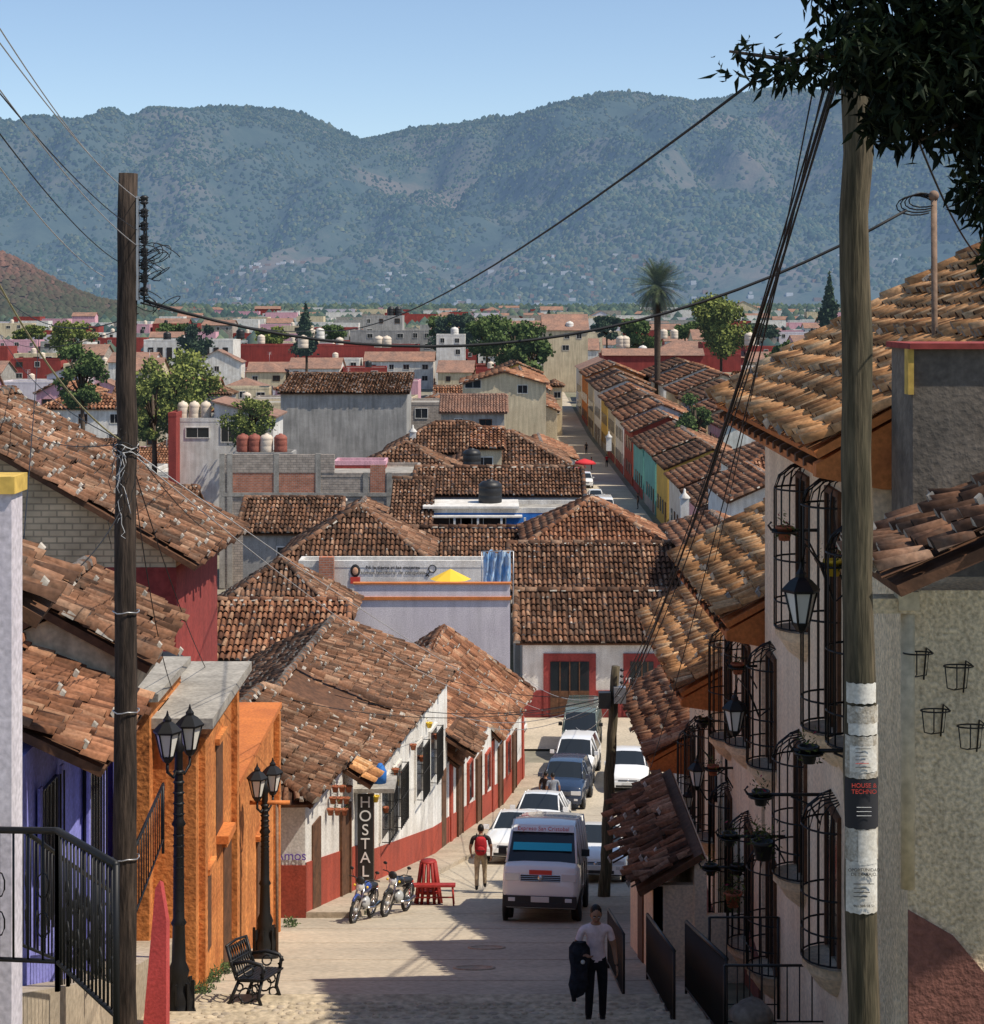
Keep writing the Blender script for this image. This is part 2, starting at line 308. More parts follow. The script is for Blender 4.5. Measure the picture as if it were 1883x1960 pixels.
def house(name,x0p,x1p,ye,d,dep,kind='gx',wall=PW,tm=TOLD,rise=.5,rot=0,wins=None,parapet=None,base=None,o=.35,mort=.12):
    X0,X1=XX(x0p,d),XX(x1p,d); Z=ZZ(ye,d); w=X1-X0; xc=(X0+X1)/2
    feet.append((X0-.5,X1+.5,d-.5,d+dep+.5)); zb=(gz(d+dep) if base is None else base)-.4
    e=empty(name,(xc,d+dep/2,zb))
    M=Matrix.Translation((xc,d,0))@Matrix.Rotation(math.radians(rot),4,'Z')@Matrix.Translation((-w/2,0,0))
    g=G()
    if kind=='flat':
        g.box(0,w,0,dep,zb,Z-.35,wall,M); t=.18; pm=parapet or wall
        g.box(-.02,w+.02,-.02,t,Z-.35,Z,pm,M); g.box(-.02,w+.02,dep-t,dep+.02,Z-.35,Z,pm,M); g.box(-.02,t,t,dep-t,Z-.35,Z,pm,M); g.box(w-t,w+.02,t,dep-t,Z-.35,Z,pm,M)
        g.box(t,w-t,t,dep-t,Z-.35,Z-.3,CON,M)
    else:
        pl,rd,h=planes_of(kind,-o,w+o,-o,dep+o,Z,rise)
        zt=Z+rise*o-.16
        if kind=='gx':
            hh=rise*dep/2
            g.extr([(0,0,zb),(0,0,zt),(0,dep/2,zt+hh),(0,dep,zt),(0,dep,zb)],(w,0,0),wall,M)
        elif kind=='gy':
            hh=rise*w/2
            g.extr([(0,0,zb),(w,0,zb),(w,0,zt),(w/2,0,zt+hh),(0,0,zt)],(0,dep,0),wall,M)
        elif kind=='shed':
            g.extr([(0,0,zb),(0,0,zt),(0,dep,zt+rise*dep),(0,dep,zb)],(w,0,0),wall,M)
        else: g.box(0,w,0,dep,zb,zt,wall,M)
        tf=lambda q: tuple(M@Vector(q))
        do_roof([[tf(q) for q in P] for P in pl],[(tf(a),tf(b)) for a,b in rd],tm,e,d,mort=mort)
    if wins is None:
        if d<700:
            n=max(1,int(w/3.2)); hw=Z-zb
            for k in range(n):
                if random.random()<.75:
                    zz=Z-1.9 if hw>2.5 else Z-1.4
                    window(g,w*(k+.5)/n+random.uniform(-.4,.4),zz,random.uniform(.8,1.5),random.uniform(.9,1.2),M,PW if random.random()<.6 else WOOD)
                    if hw>6 and random.random()<.7: window(g,w*(k+.5)/n,zz-2.6,random.uniform(.8,1.5),1.1,M)
    else:
        for (xp,yp,ww,hh) in wins:
            window(g,XX(xp,d)-X0,ZZ(yp,d)-hh/2,ww,hh,M)
    g.obj('walls',e); return e,M,w,Z
def tank(name,p,r,h,m):
    g=G(); g.lathe(p,[(r*.96,0),(r,.05),(r,h*.3),(r*.97,h*.33),(r,h*.36),(r,h*.62),(r*.97,h*.65),(r,h*.68),(r,h*.78),(r*.7,h*.92),(r*.28,h*.96),(r*.28,h),(r*.05,h*1.01)],m,14); return g.obj(name)
# ---------------------------------------------------------------- terrain
ys=[-300,-60,-10,0,5,10,17,22,24,26,28,32,36,40,45,50,57.6,64,72,80,87,100,130,170,230,300,380,450,570,700,900,1200,1600,2200,3000,5000,9000]
xs=[-9000,-3000,-1000,-400,-150,-60,-30,-15,-6,0,6,15,30,60,150,400,1000,3000,9000]
g=G(); nx=len(xs)
g.add([(x,y,gz(y)-.1) for y in ys for x in xs],[(j*nx+i,j*nx+i+1,(j+1)*nx+i+1,(j+1)*nx+i) for j in range(len(ys)-1) for i in range(nx-1)],EAR); g.obj('ground')
def strip(name,rows,m,dz=0.,thick=0):
    g=G(); vs=[];fs=[]
    for y,a,b in rows:
        vs+=[(a,y,gz(y)+dz),(b,y,gz(y)+dz)]
    for i in range(len(rows)-1): fs.append((2*i,2*i+1,2*i+3,2*i+2))
    if thick:
        n=len(vs); vs+=[(v[0],v[1],v[2]-thick) for v in vs]
        for i in range(len(rows)-1):
            fs.append((2*i+1,n+2*i+1,n+2*i+3,2*i+3)); fs.append((2*i,2*i+2,n+2*i+2,n+2*i))
        fs.append((0,n,n+1,1)); k=len(rows)-1; fs.append((2*k,2*k+1,n+2*k+1,n+2*k))
    g.add(vs,fs,m); return g.obj(name)
rr=[25.3,26.1,28,29.6,32,34,37,40,42,45,48,52,57.6,60,64,68,72,76,80,84]
kerbL=lambda d: facL(max(d,40))+1.2 if d>40 else -4.6
kerbR=lambda d: facR(d)-.9 if d<48 else 3.9+(d-48)*.105
strip('road',[(y,kerbL(y) if y>40 else (-9 if y>37.3 else -4.7),kerbR(y)) for y in rr],ASP)
strip('cross_street',[(84,-70,70),(87,-70,70),(91,-70,70)],ASP,.004)
strip('far_street',[(91.2,9.8,16.2),(130,9.8,16.2),(170,9.8,16.2),(230,9.8,16.2),(300,9.8,16.2),(420,9.8,16.2)],ASP,.0)
strip('pavement',[(y,facL(y)-.3,facL(y)+1.2) for y in [40.2,42,45,48,52,57.6,59.5,64,68,72,76,80.5]],SWK,.13,.3)
strip('pavement',[(y,kerbR(y),facR(y)+1.5+max(0,(y-48)*.1)) for y in [31,34,37,40,44,48,52,57.6,64,72,80]],SWK,.13,.3)
strip('pavement',[(y,-12,-4.75) for y in [9,12,15,18,20,22,24,26,28]],SWK,.85,1.3)
g=G(); y=18.
while y<25.3:
    tr=.9; zf=gz(y+.3)
    g.box(-4.75,2.9,y,y+tr,zf-.9,zf,COB); y+=tr
g.obj('stone_steps')
# field of small rounded cobbles set into the steps
g=G(); yr=22.2
while yr<25.6:
    x=-4.6+random.uniform(0,.1)
    while x<2.4:
        s=random.uniform(.045,.085); z=gz(yr-((yr-18)%.9)+.3)
        if random.random()<.8: g.sph((x+s,yr+random.uniform(-.03,.03),z-.004),(s*1.05,.06*random.uniform(.8,1.2),random.uniform(.014,.026)),random.choice([COB,COB,SWK]),7,4)
        x+=2*s+.015
    yr+=.135
g.obj('cobblestones')
g=G()
for y in [28.4,31.5,34.5,37.6,41.,45,49.5,54,59,64,69]:
    g.box(kerbL(y)+.1 if y>40 else -4.4,kerbR(y)-.1,y,y+.03,gz(y)-.02,gz(y)+.003,SWK)
g.obj('road_joints')
def manhole(x,y):
    g=G(); sl=math.atan((gz(y-.5)-gz(y+.5))); M=Matrix.Translation((x,y,gz(y)+.008))@Matrix.Rotation(-sl,4,'X'); g.lathe((0,0,0),[(.36,-.02),(.36,.008),(.3,.012),(.3,.006),(.01,.006)],SWK,20,M); g.obj('manhole_cover')
manhole(-.1,33.6); manhole(-.3,30.2)
# ---------------------------------------------------------------- mountains
def vn(x,y,s=0):
    xi=np.floor(x); yi=np.floor(y); fx=x-xi; fy=y-yi; fx=fx*fx*(3-2*fx); fy=fy*fy*(3-2*fy)
    def h(a,b): 
        t=np.sin(a*127.1+b*311.7+s*74.7)*43758.5453; return t-np.floor(t)
    return (h(xi,yi)*(1-fx)+h(xi+1,yi)*fx)*(1-fy)+(h(xi,yi+1)*(1-fx)+h(xi+1,yi+1)*fx)*fy
def fb(x,y,s=0,o=4):
    t=0;a=.5
    for k in range(o): t=t+a*vn(x*2**k,y*2**k,s+k); a*=.5
    return t
sil=[(-500,230),(-150,215),(0,227),(60,242),(130,237),(205,272),(250,237),(290,222),(350,214),(400,202),(480,205),(560,212),(620,234),(655,252),(690,269),(740,260),(800,243),(870,239),(930,227),(1000,218),(1050,200),(1110,187),(1180,174),(1240,184),(1300,194),(1350,192),(1400,183),(1450,172),(1490,167),(1560,174),(1600,165),(1700,177),(1883,162),(2100,200),(2500,230)]
RY=6000.
def mh(X,Y):
    t=(Y-2300)/(RY-2300); H=np.interp(X,[XX(a,RY) for a,b in sil],[ZZ(b,RY) for a,b in sil])
    rid=1-np.abs(2*fb(X/620+t*.5,Y/1500,3)-1)*2.2
    rid2=1-np.abs(2*fb(X/230,Y/500,9)-1)*2
    tt=np.clip(t,0,1); env=np.sin(np.pi*np.clip(tt,0,1)**.9)
    z=-6+(H+6)*tt**1.1+env*(180*(rid-.45)+75*(rid2-.4))+8*(fb(X/60,Y/60,5)-.5)
    back=np.clip(t-1,0,1); z=z-back*1500
    return np.where(t<0,-8,np.minimum(z, np.where(tt<1,(H-8)/RY*Y*1.0,1e9)))
nxm,nym=420,150
Xa=np.linspace(-3300,3300,nxm); Ya=np.concatenate([np.linspace(2150,6000,nym-20),np.linspace(6030,6900,20)])
GX,GY=np.meshgrid(Xa,Ya)
Z=mh(GX,GY); V=np.stack([GX,GY,Z],-1).reshape(-1,3)
idx=np.arange(nxm*nym).reshape(nym,nxm); q=np.stack([idx[:-1,:-1],idx[:-1,1:],idx[1:,1:],idx[1:,:-1]],-1).reshape(-1,4)
def hillmat(name,c1,c2,c3,sc,glow=None,bd=12):
    m,nt,b=nodes(name); N=nt.nodes; L=nt.links
    tc=N.new('ShaderNodeTexCoord'); n=N.new('ShaderNodeTexNoise'); n.inputs['Scale'].default_value=sc; n.inputs['Detail'].default_value=9; n.inputs['Roughness'].default_value=.7; L.new(tc.outputs['Object'],n.inputs['Vector'])
    r=N.new('ShaderNodeValToRGB'); e=r.color_ramp.elements; e[0].position=.35; e[0].color=(*c1,1); e[1].position=.7; e[1].color=(*c3,1); k=e.new(.5); k.color=(*c2,1); L.new(n.outputs['Fac'],r.inputs[0]); L.new(r.outputs[0],b.inputs['Base Color']); b.inputs['Roughness'].default_value=1; b.inputs['Specular IOR Level'].default_value=0
    n2=N.new('ShaderNodeTexNoise'); n2.inputs['Scale'].default_value=sc*14; n2.inputs['Detail'].default_value=6; L.new(tc.outputs['Object'],n2.inputs['Vector'])
    bp=N.new('ShaderNodeBump'); bp.inputs['Strength'].default_value=.8; bp.inputs['Distance'].default_value=bd; L.new(n2.outputs['Fac'],bp.inputs['Height']); L.new(bp.outputs[0],b.inputs['Normal'])
    if glow: haze_glow(b,glow)
    return m
HAZE_GLOW=(.088,.138,.222)  # constant slope emission standing in for distant airlight
HM=hillmat('hazy_forest_slope',(.022,.036,.03),(.04,.055,.042),(.115,.09,.07),.0022,HAZE_GLOW)
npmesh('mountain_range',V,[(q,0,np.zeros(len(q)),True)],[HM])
def cones(name,P,hh,rad,r,m):
    K=len(P); A=[]
    ph=rng.random(K)*6.28
    for k in range(5):
        a=ph+2*np.pi*k/5; A.append(P+np.stack([np.cos(a)*rad,np.sin(a)*rad,hh*.12+0*a],-1))
    for k in range(5):
        a=ph+.6+2*np.pi*k/5; A.append(P+np.stack([np.cos(a)*rad*.62,np.sin(a)*rad*.62,hh*.68+0*a],-1))
    A.append(P+np.stack([0*hh,0*hh,hh],-1)); Vv=np.stack(A,1).reshape(-1,3); b=(np.arange(K)*11)[:,None]
    qs=np.concatenate([b+np.array([k,(k+1)%5,5+(k+1)%5,5+k]) for k in range(5)]); ts=np.concatenate([b+np.array([5+k,5+(k+1)%5,10]) for k in range(5)])
    return npmesh(name,Vv,[(qs,0,np.tile(r,5),True),(ts,0,np.tile(r,5),True)],[m])
FM=rmat('hazy_tree',[(0,(.010,.024,.016)),(.5,(.026,.046,.03)),(1,(.07,.078,.042))],.002,.8,1,.02,glow=(.078,.125,.2))
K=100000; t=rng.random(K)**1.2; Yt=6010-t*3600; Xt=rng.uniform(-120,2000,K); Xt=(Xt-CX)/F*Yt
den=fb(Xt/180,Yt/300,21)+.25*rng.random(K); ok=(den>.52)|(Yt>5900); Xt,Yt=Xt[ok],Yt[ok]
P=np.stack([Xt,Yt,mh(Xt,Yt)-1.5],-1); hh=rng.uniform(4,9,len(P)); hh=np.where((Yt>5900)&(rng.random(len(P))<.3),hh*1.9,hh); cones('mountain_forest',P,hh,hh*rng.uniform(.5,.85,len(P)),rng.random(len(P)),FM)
def lh(X,Y): return -8+62*np.exp(-((X+400)/95)**2-((Y-1250)/170)**2)+6*(fb(X/30,Y/30,2)-.5)
Xa=np.linspace(-700,-150,90); Ya=np.linspace(900,1600,60); GX,GY=np.meshgrid(Xa,Ya); V=np.stack([GX,GY,lh(GX,GY)-1],-1).reshape(-1,3)
idx=np.arange(90*60).reshape(60,90); q=np.stack([idx[:-1,:-1],idx[:-1,1:],idx[1:,1:],idx[1:,:-1]],-1).reshape(-1,4)
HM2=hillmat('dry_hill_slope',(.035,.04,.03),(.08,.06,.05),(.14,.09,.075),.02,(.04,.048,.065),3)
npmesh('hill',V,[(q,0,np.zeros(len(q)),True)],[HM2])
P=np.stack([rng.uniform(-560,-230,7500),rng.uniform(1000,1330,7500)],-1); P=np.stack([P[:,0],P[:,1],lh(P[:,0],P[:,1])-1.5],-1); hh=rng.uniform(1.5,4.5,len(P))
gr=np.clip((P[:,2]+8)/45,0,1); rv=np.clip(gr*.8+.4*rng.random(len(P)),0,1)
cones('hillside_scrub',P,hh,hh*.8,rv,rmat('dry_scrub',[(0,(.03,.05,.024)),(.5,(.06,.055,.035)),(.8,(.10,.06,.045)),(1,(.15,.08,.06))],.02,.8,1,.2,glow=(.038,.047,.064)))
# ---------------------------------------------------------------- foliage
def leaves(name,C,n,ls,m,parent=None,lance=False,droop=0):
    vol=np.array([c[1][0]*c[1][1]*c[1][2] for c in C])**.67; cnt=rng.multinomial(n,vol/vol.sum()); Ps=[];Sh=[]
    for c,k in zip(C,cnt):
        v=rng.normal(size=(k,3)); v/=np.linalg.norm(v,axis=1)[:,None]; rr=(.45+.55*rng.random(k)**.5)*(1+.22*rng.normal(size=k))
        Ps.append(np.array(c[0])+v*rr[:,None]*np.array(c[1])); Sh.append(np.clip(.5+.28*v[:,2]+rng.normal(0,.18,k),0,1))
    P=np.concatenate(Ps); r=np.concatenate(Sh); K=len(P)
    a=rng.normal(size=(K,3)); a[:,2]-=droop; a/=np.linalg.norm(a,axis=1)[:,None]; b=np.cross(a,rng.normal(size=(K,3))); b/=np.linalg.norm(b,axis=1)[:,None]
    s=ls*rng.uniform(.6,1.3,K)[:,None]; w=.16 if lance else .42
    if lance:
        nrm=np.cross(a,b); V=np.stack([P,P+a*s*.4+b*s*w+nrm*s*.05,P+a*s-nrm*s*.08,P+a*s*.4-b*s*w+nrm*s*.05],1).reshape(-1,3)
    else: V=np.stack([P-a*s*.5,P+b*s*w,P+a*s*.5,P-b*s*w],1).reshape(-1,3)
    f=(np.arange(K)*4)[:,None]+np.arange(4)
    return npmesh(name,V,[(f,0,r,False)],[m],parent)
LG=rmat('green_leaves',[(0,(.025,.045,.015)),(.5,(.075,.12,.035)),(1,(.15,.2,.06))],.3,.7,.8,3,glow=(.006,.009,.011))
LY=rmat('yellow_green_leaves',[(0,(.04,.06,.015)),(.5,(.15,.185,.045)),(1,(.3,.32,.08))],.3,.7,.8,3,glow=(.006,.009,.011))
LD=rmat('dark_green_leaves',[(0,(.012,.024,.016)),(.5,(.03,.055,.032)),(1,(.07,.1,.05))],.3,.7,.8,3,glow=(.01,.015,.02))
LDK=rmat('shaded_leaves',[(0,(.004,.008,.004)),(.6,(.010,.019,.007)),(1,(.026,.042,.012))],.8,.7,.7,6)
BARK=mat('bark',(.12,.09,.065),(.07,.05,.04),3,.95,.5,12)
def tree(name,px,ytop,ybot,d,rx,m=LG,n=4500,ls=.32,nb=18,cone=False):
    X=XX(px,d); zt=ZZ(ytop,d); zb=max(ZZ(ybot,d),gz(d)+1.2); gb=gz(d); e=empty(name,(X,d,gb)); g=G()
    zc=(zt+zb)/2; rz=(zt-zb)/2
    g.tube([(X,d,gb-.3),(X+.2,d,gb*.4+zc*.6),(X,d,zc+rz*.3)],[.35,.25,.12],8,BARK)
    C=[]
    for k in range(nb):
        if cone:
            t=k/(nb-1); rr=rx*(1-t)*.75+.15; c=(X+random.uniform(-.3,.3)*rr,d+random.uniform(-.3,.3)*rr,zb+(zt-zb)*t*.95); C.append((c,(rr,rr,(zt-zb)/nb*1.3)))
        else:
            a=random.uniform(0,6.28); u=random.uniform(-.95,.9); q=math.sqrt(max(0,1-u*u*.7))*random.uniform(.25,1.0)
            c=(X+math.cos(a)*q*rx,d+math.sin(a)*q*rx,zc+u*rz*.85); s=random.uniform(.16,.42); C.append((c,(rx*s,rx*s,min(rz,rx)*s*.85)))
            g.tube([(X+.1,d,zb-.3+(zc-zb)*.5),(Vector(c)+Vector((X,d,zc)))/2-Vector((0,0,.2)),c],[.13,.08,.03],5,BARK)
    g.obj('trunk_and_limbs',e); leaves('foliage',C,n,ls,m,e); return e
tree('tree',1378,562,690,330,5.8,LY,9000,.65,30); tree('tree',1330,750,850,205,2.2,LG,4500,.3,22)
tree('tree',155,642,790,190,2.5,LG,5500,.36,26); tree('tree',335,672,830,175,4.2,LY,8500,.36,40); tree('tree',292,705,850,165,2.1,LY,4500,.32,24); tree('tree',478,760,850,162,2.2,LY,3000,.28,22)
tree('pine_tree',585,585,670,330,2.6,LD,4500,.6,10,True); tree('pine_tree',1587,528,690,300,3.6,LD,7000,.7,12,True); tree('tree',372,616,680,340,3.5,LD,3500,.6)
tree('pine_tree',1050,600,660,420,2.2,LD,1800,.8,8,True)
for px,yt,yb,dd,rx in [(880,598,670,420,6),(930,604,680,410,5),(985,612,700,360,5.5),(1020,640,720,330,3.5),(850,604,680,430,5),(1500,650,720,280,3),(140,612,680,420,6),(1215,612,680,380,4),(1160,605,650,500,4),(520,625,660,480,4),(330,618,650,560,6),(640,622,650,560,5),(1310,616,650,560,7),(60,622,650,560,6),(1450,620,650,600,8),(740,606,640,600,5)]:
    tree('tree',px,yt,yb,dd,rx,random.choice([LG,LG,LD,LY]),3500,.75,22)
d=300; X=XX(1258,d); zc=ZZ(545,d); e=empty('palm_tree',(X,d,gz(d))); g=G()
g.tube([(X,d,gz(d)-.3),(X,d,-12),(X,d,zc-2.6),(X,d,zc-.8)],[.55,.5,.6,1.1],10,BARK); g.obj('trunk',e)
V=[];Rr=[]
for k in range(210):
    az=random.uniform(0,6.28); el=math.radians(random.uniform(-70,88)); L=random.uniform(4.6,5.6)*(0.95 if el>1 else 1); n=9
    dirh=Vector((math.cos(az),math.sin(az),0)); p=Vector((X,d,zc-.2)); e2=el
    for i in range(n):
        q=p+(dirh*math.cos(e2)+Vector((0,0,math.sin(e2))))*(L/n); e2-=math.radians(3.2 if el<.9 else 4.5)
        sd=dirh.cross(Vector((0,0,1)))
        if abs(dirh.y)>.6: sd=(sd+Vector((0,0,.5))).normalized()
        wl=.6*math.sin(math.pi*(i+1.2)/(n+1.5))+.12
        for sg in (-1,1):
            for j in range(2):
                b=p.lerp(q,j*.5); tip=b+sd*sg*wl+(q-p)*1.2-Vector((0,0,.16*wl)); c=b+(q-p)*.3
                V+=[b,c,tip]; Rr.append(min(1,max(0,.45+.3*math.sin(el)+random.gauss(0,.2))))
        p=q
A=np.array([tuple(v) for v in V]); f=np.arange(len(A)).reshape(-1,3); npmesh('fronds',A,[(f,0,np.array(Rr),False)],[rmat('palm_fronds',[(0,(.06,.05,.025)),(.4,(.06,.085,.035)),(1,(.14,.18,.07))],.3,.8,.7,3,glow=(.012,.017,.022))],e)
e=empty('overhanging_tree',(5.2,11,gz(11))); g=G()
g.tube([(5.2,11,gz(11)-.3),(5.1,11,-1),(4.8,10.9,1.2),(4.2,10.8,2.6)],[.3,.24,.2,.12],9,BARK)
br=[[(4.8,10.9,1.2),(3.6,10.7,1.75),(2.7,10.5,1.7),(2.1,10.3,1.5),(1.75,10.2,1.42),(1.35,10.1,1.46)],[(4.6,10.8,1.8),(3.2,10.5,2.1),(2.4,10.3,2.0),(1.85,10.3,1.85)],[(4.8,10.9,1.2),(3.6,10.6,1.2),(2.9,10.5,1.15),(2.5,10.4,.98)],[(4.8,10.9,1.0),(3.7,10.6,.95),(3.0,10.5,.85),(2.8,10.4,.6)],[(4.9,10.9,.6),(3.6,10.5,.6),(2.95,10.4,.3)],[(4.2,10.8,2.6),(3,10.5,2.6),(2.3,10.3,2.5)]]
C=[]
for b in br:
    g.tube(b,[.05-.042*i/(len(b)-1) for i in range(len(b))],6,BARK)
    for i in range(len(b)-1):
        for k in range(5):
            p=Vector(b[i]).lerp(Vector(b[i+1]),(k+.5)/5)
            tip=(i>=len(b)-2)
            C.append((tuple(p+Vector((random.gauss(0,.04),random.gauss(0,.12),random.gauss(-.05,.04)))),(.09,.15,.09) if tip else (.17,.3,.15)))
g.obj('branches',e)
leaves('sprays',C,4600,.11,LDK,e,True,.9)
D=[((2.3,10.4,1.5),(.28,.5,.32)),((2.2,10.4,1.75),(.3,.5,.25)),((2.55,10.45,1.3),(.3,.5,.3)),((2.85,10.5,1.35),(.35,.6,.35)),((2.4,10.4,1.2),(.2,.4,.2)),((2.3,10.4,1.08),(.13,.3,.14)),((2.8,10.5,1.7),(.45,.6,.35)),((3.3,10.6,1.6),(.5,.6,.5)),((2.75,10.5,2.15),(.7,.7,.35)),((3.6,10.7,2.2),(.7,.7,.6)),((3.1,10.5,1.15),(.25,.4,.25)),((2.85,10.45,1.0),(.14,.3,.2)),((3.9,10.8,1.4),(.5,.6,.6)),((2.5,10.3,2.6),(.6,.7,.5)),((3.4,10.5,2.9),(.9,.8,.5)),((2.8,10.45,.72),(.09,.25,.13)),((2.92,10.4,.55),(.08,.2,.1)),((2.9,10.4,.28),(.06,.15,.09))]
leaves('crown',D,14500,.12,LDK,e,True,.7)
# ---------------------------------------------------------------- near right houses
def grille(g,d,z0,z1,r=.36):
    X=facR(d); n=10; zt=z1-r
    for k in range(n):
        a=math.pi*k/(n-1); ox=math.sin(a)*r*1.05; oy=-math.cos(a)*r*1.1
        pts=[(X-ox,d+oy,z0+.02),(X-ox,d+oy,zt)]
        for t in (.35,.7,1.):
            ph=t*math.pi/2; pts.append((X-ox*math.cos(ph),d+oy*(1-.25*t),zt+r*math.sin(ph)*.85))
        g.tube(pts,.0095,4,IRON)
    for z in (z0+.03,z0+.35,(z0+zt)/2,zt):
        g.tube([(X-math.sin(a)*r*1.05,d-math.cos(a)*r*1.1,z) for a in [math.pi*k/10 for k in range(11)]],.012,4,IRON,cap=False)
    vs=[];pr=[(1.12,0),(1.12,-.08),(.95,-.14),(.7,-.28),(.3,-.4)]
    for s,z in pr:
        for k in range(9):
            a=math.pi*k/8; vs.append((X+.05-math.sin(a)*r*1.05*s,d-math.cos(a)*r*1.1*s,z0+z))
    fs=[(i*9+k,i*9+k+1,(i+1)*9+k+1,(i+1)*9+k) for i in range(4) for k in range(8)]+[tuple(range(9))]
    g.add(vs,fs,PC,None,True)
    g.box(X-.03,X+.05,d-.34,d+.34,z0+.02,z1-.25,GLASS)
    for a,b in ((-.4,-.34),(.34,.4),(-.02,.02)): g.box(X-.055,X+.05,d+a,d+b,z0+.02,z1-.25,WOOD)
    g.box(X-.055,X+.05,d-.4,d+.4,z1-.25,z1-.18,WOOD)
def lantern(g,p,s=1.):
    M=Matrix.Translation(p)@Matrix.Scale(s,4)
    g.lathe((0,0,0),[(.07,0),(.14,.3)],LAMPG,6,M,False)
    for k in range(6):
        a=2*math.pi*k/6; g.tube([(.072*math.cos(a),.072*math.sin(a),0),(.145*math.cos(a),.145*math.sin(a),.3)],.011,4,IRON,M)
    g.lathe((0,0,0),[(.17,.295),(.175,.32),(.1,.4),(.05,.43),(.05,.46),(.02,.5),(.005,.56)],IRON,6,M,False)
    g.lathe((0,0,0),[(.01,-.08),(.05,-.05),(.08,0.),(.085,.02)],IRON,6,M,False)
def row_house(name,d0,d1,ez,xe0,xe1,wall,tm,depth=4.6,rise=.55):
    e=empty(name,(facR((d0+d1)/2)+2,(d0+d1)/2,gz(d1)))
    pl=[(xe1,d1,ez),(xe0,d0,ez),(xe0+depth,d0,ez+rise*depth),(xe1+depth,d1,ez+rise*depth)]
    bk=[(xe0+2*depth,d0,ez),(xe1+2*depth,d1,ez),(xe1+depth,d1,ez+rise*depth),(xe0+depth,d0,ez+rise*depth)]
    do_roof([pl,bk],[((xe0+depth,d0,ez+rise*depth),(xe1+depth,d1,ez+rise*depth)),(pl[0],pl[3])],tm,e,d0,deck=POT,mort=.15,pp=(.165,.36),th=.08,mrow=3,jit=1.3)
    g=G(); zb=gz(d1)-.6; a,b=facR(d0+.25),facR(d1-.1); zt=ez+rise*(a-xe0)-.16
    g.extr([(a,d0+.25,zb),(a+depth*2-1.2,d0+.25,zb),(a+depth*2-1.2,d0+.25,ez+.2),(xe0+depth,d0+.25,ez+rise*depth-.25),(a,d0+.25,zt)],(b-a,d1-d0-.35,0),wall)
    g.extr([(xe0+.05,d0+.03,ez-.17),(xe0+.05,d0+.03,ez-.3),(a+.1,d0+.03,ez-.42),(a+1.6,d0+.03,ez-.42),(a+1.6,d0+.03,ez+rise*(a+1.6-xe0)-.17)],(0,.18,0),POT)
    g.extr([(xe0+.05,d0+.22,ez-.28),(a,d0+.22,ez-.36),(a,d0+.22,ez-.3),(xe0+.05,d0+.22,ez-.2)],(xe1-xe0,d1-d0-.4,0),POT)
    y=d0+.6
    while y<d1-.3:
        xe=xe0+(xe1-xe0)*(y-d0)/(d1-d0); g.extr([(xe+.02,y,ez-.24),(xe+.02,y,ez-.16),(facR(y)+.05,y,ez+rise*(facR(y)-xe)-.18),(facR(y)+.05,y,ez+rise*(facR(y)-xe)-.28)],(0,.08,0),WOOD); y+=.55
    g.obj('walls',e); return e
hA=row_house('balcony_house',17.4,26.4,-1.36,3.13,3.29,PC,TNEW,5.6)
hB=row_house('balcony_house',26.5,33,-4.66,3.45,3.37,PC,TNEW,3.6)
hC=row_house('balcony_house',33.1,41,-7.13,3.48,3.42,PC,TNEW,3.6)
hD=row_house('balcony_house',41.1,48,-10.4,3.6,3.52,PW,TMID,3.2)
for h_,lst in ((hA,[(19.7,-4.66,-1.82),(22.1,-3.98,-1.88),(17.9,-4.4,-2.1),(19.7,-7.2,-5.36),(22.3,-7.1,-5.3),(25.3,-6.5,-4.74),(25.3,-9.4,-7.6)]),(hB,[(28.6,-7.,-5.2),(31.5,-7.6,-5.6),(28.2,-10.1,-8.0),(31.5,-11.,-8.4)]),(hC,[(34.9,-10.4,-8.),(37.5,-11,-8.6),(39.6,-11.4,-9.3)])):
    g=G()
    for d,a,b in lst: grille(g,d,a,b)
    g.obj('balcony_grilles',h_)
g=G()
for d0,d1 in ((26.8,28.8),(34.4,40.9)): g.extr([(facR(d0)-.04,d0,gz(d1)-.5),(facR(d0)+.1,d0,gz(d1)-.5),(facR(d0)+.1,d0,gz(d0)+.5),(facR(d0)-.04,d0,gz(d0)+.5)],(facR(d1)-facR(d0),d1-d0,0),PMR)
g.obj('wall_socle',hB)
def wall_lamp(d,z,s=1.):
    g=G(); X=facR(d); p=(X-.55,d,z); lantern(g,p,s)
    g.tube([(X,d,z+.35*s),(X-.2,d,z+.2*s),(X-.35,d,z+.55*s),(X-.5,d,z+.72*s),(X-.55,d,z+.5*s)],.018,5,IRON); g.tube([(X-.02,d,z+.1),(X-.02,d,z+.6)],.03,5,IRON); g.obj('wall_lantern')
wall_lamp(18.5,ZZ(1195,18.5),1.15); wall_lamp(25.3,ZZ(1400,25.3),1.05); wall_lamp(32,ZZ(1505,32),1.); wall_lamp(34,ZZ(1545,34),.7)
POTM=mat('terracotta_pot',(.4,.13,.07),(.3,.1,.05),3,.8,.1,20); YEL=flat('yellow_plastic',(.75,.5,.03),.5)
FLW=rmat('pot_plant_leaves',[(0,(.02,.03,.01)),(.6,(.08,.1,.03)),(.9,(.15,.18,.04)),(1,(.4,.05,.1))],2,.8,.8,8)
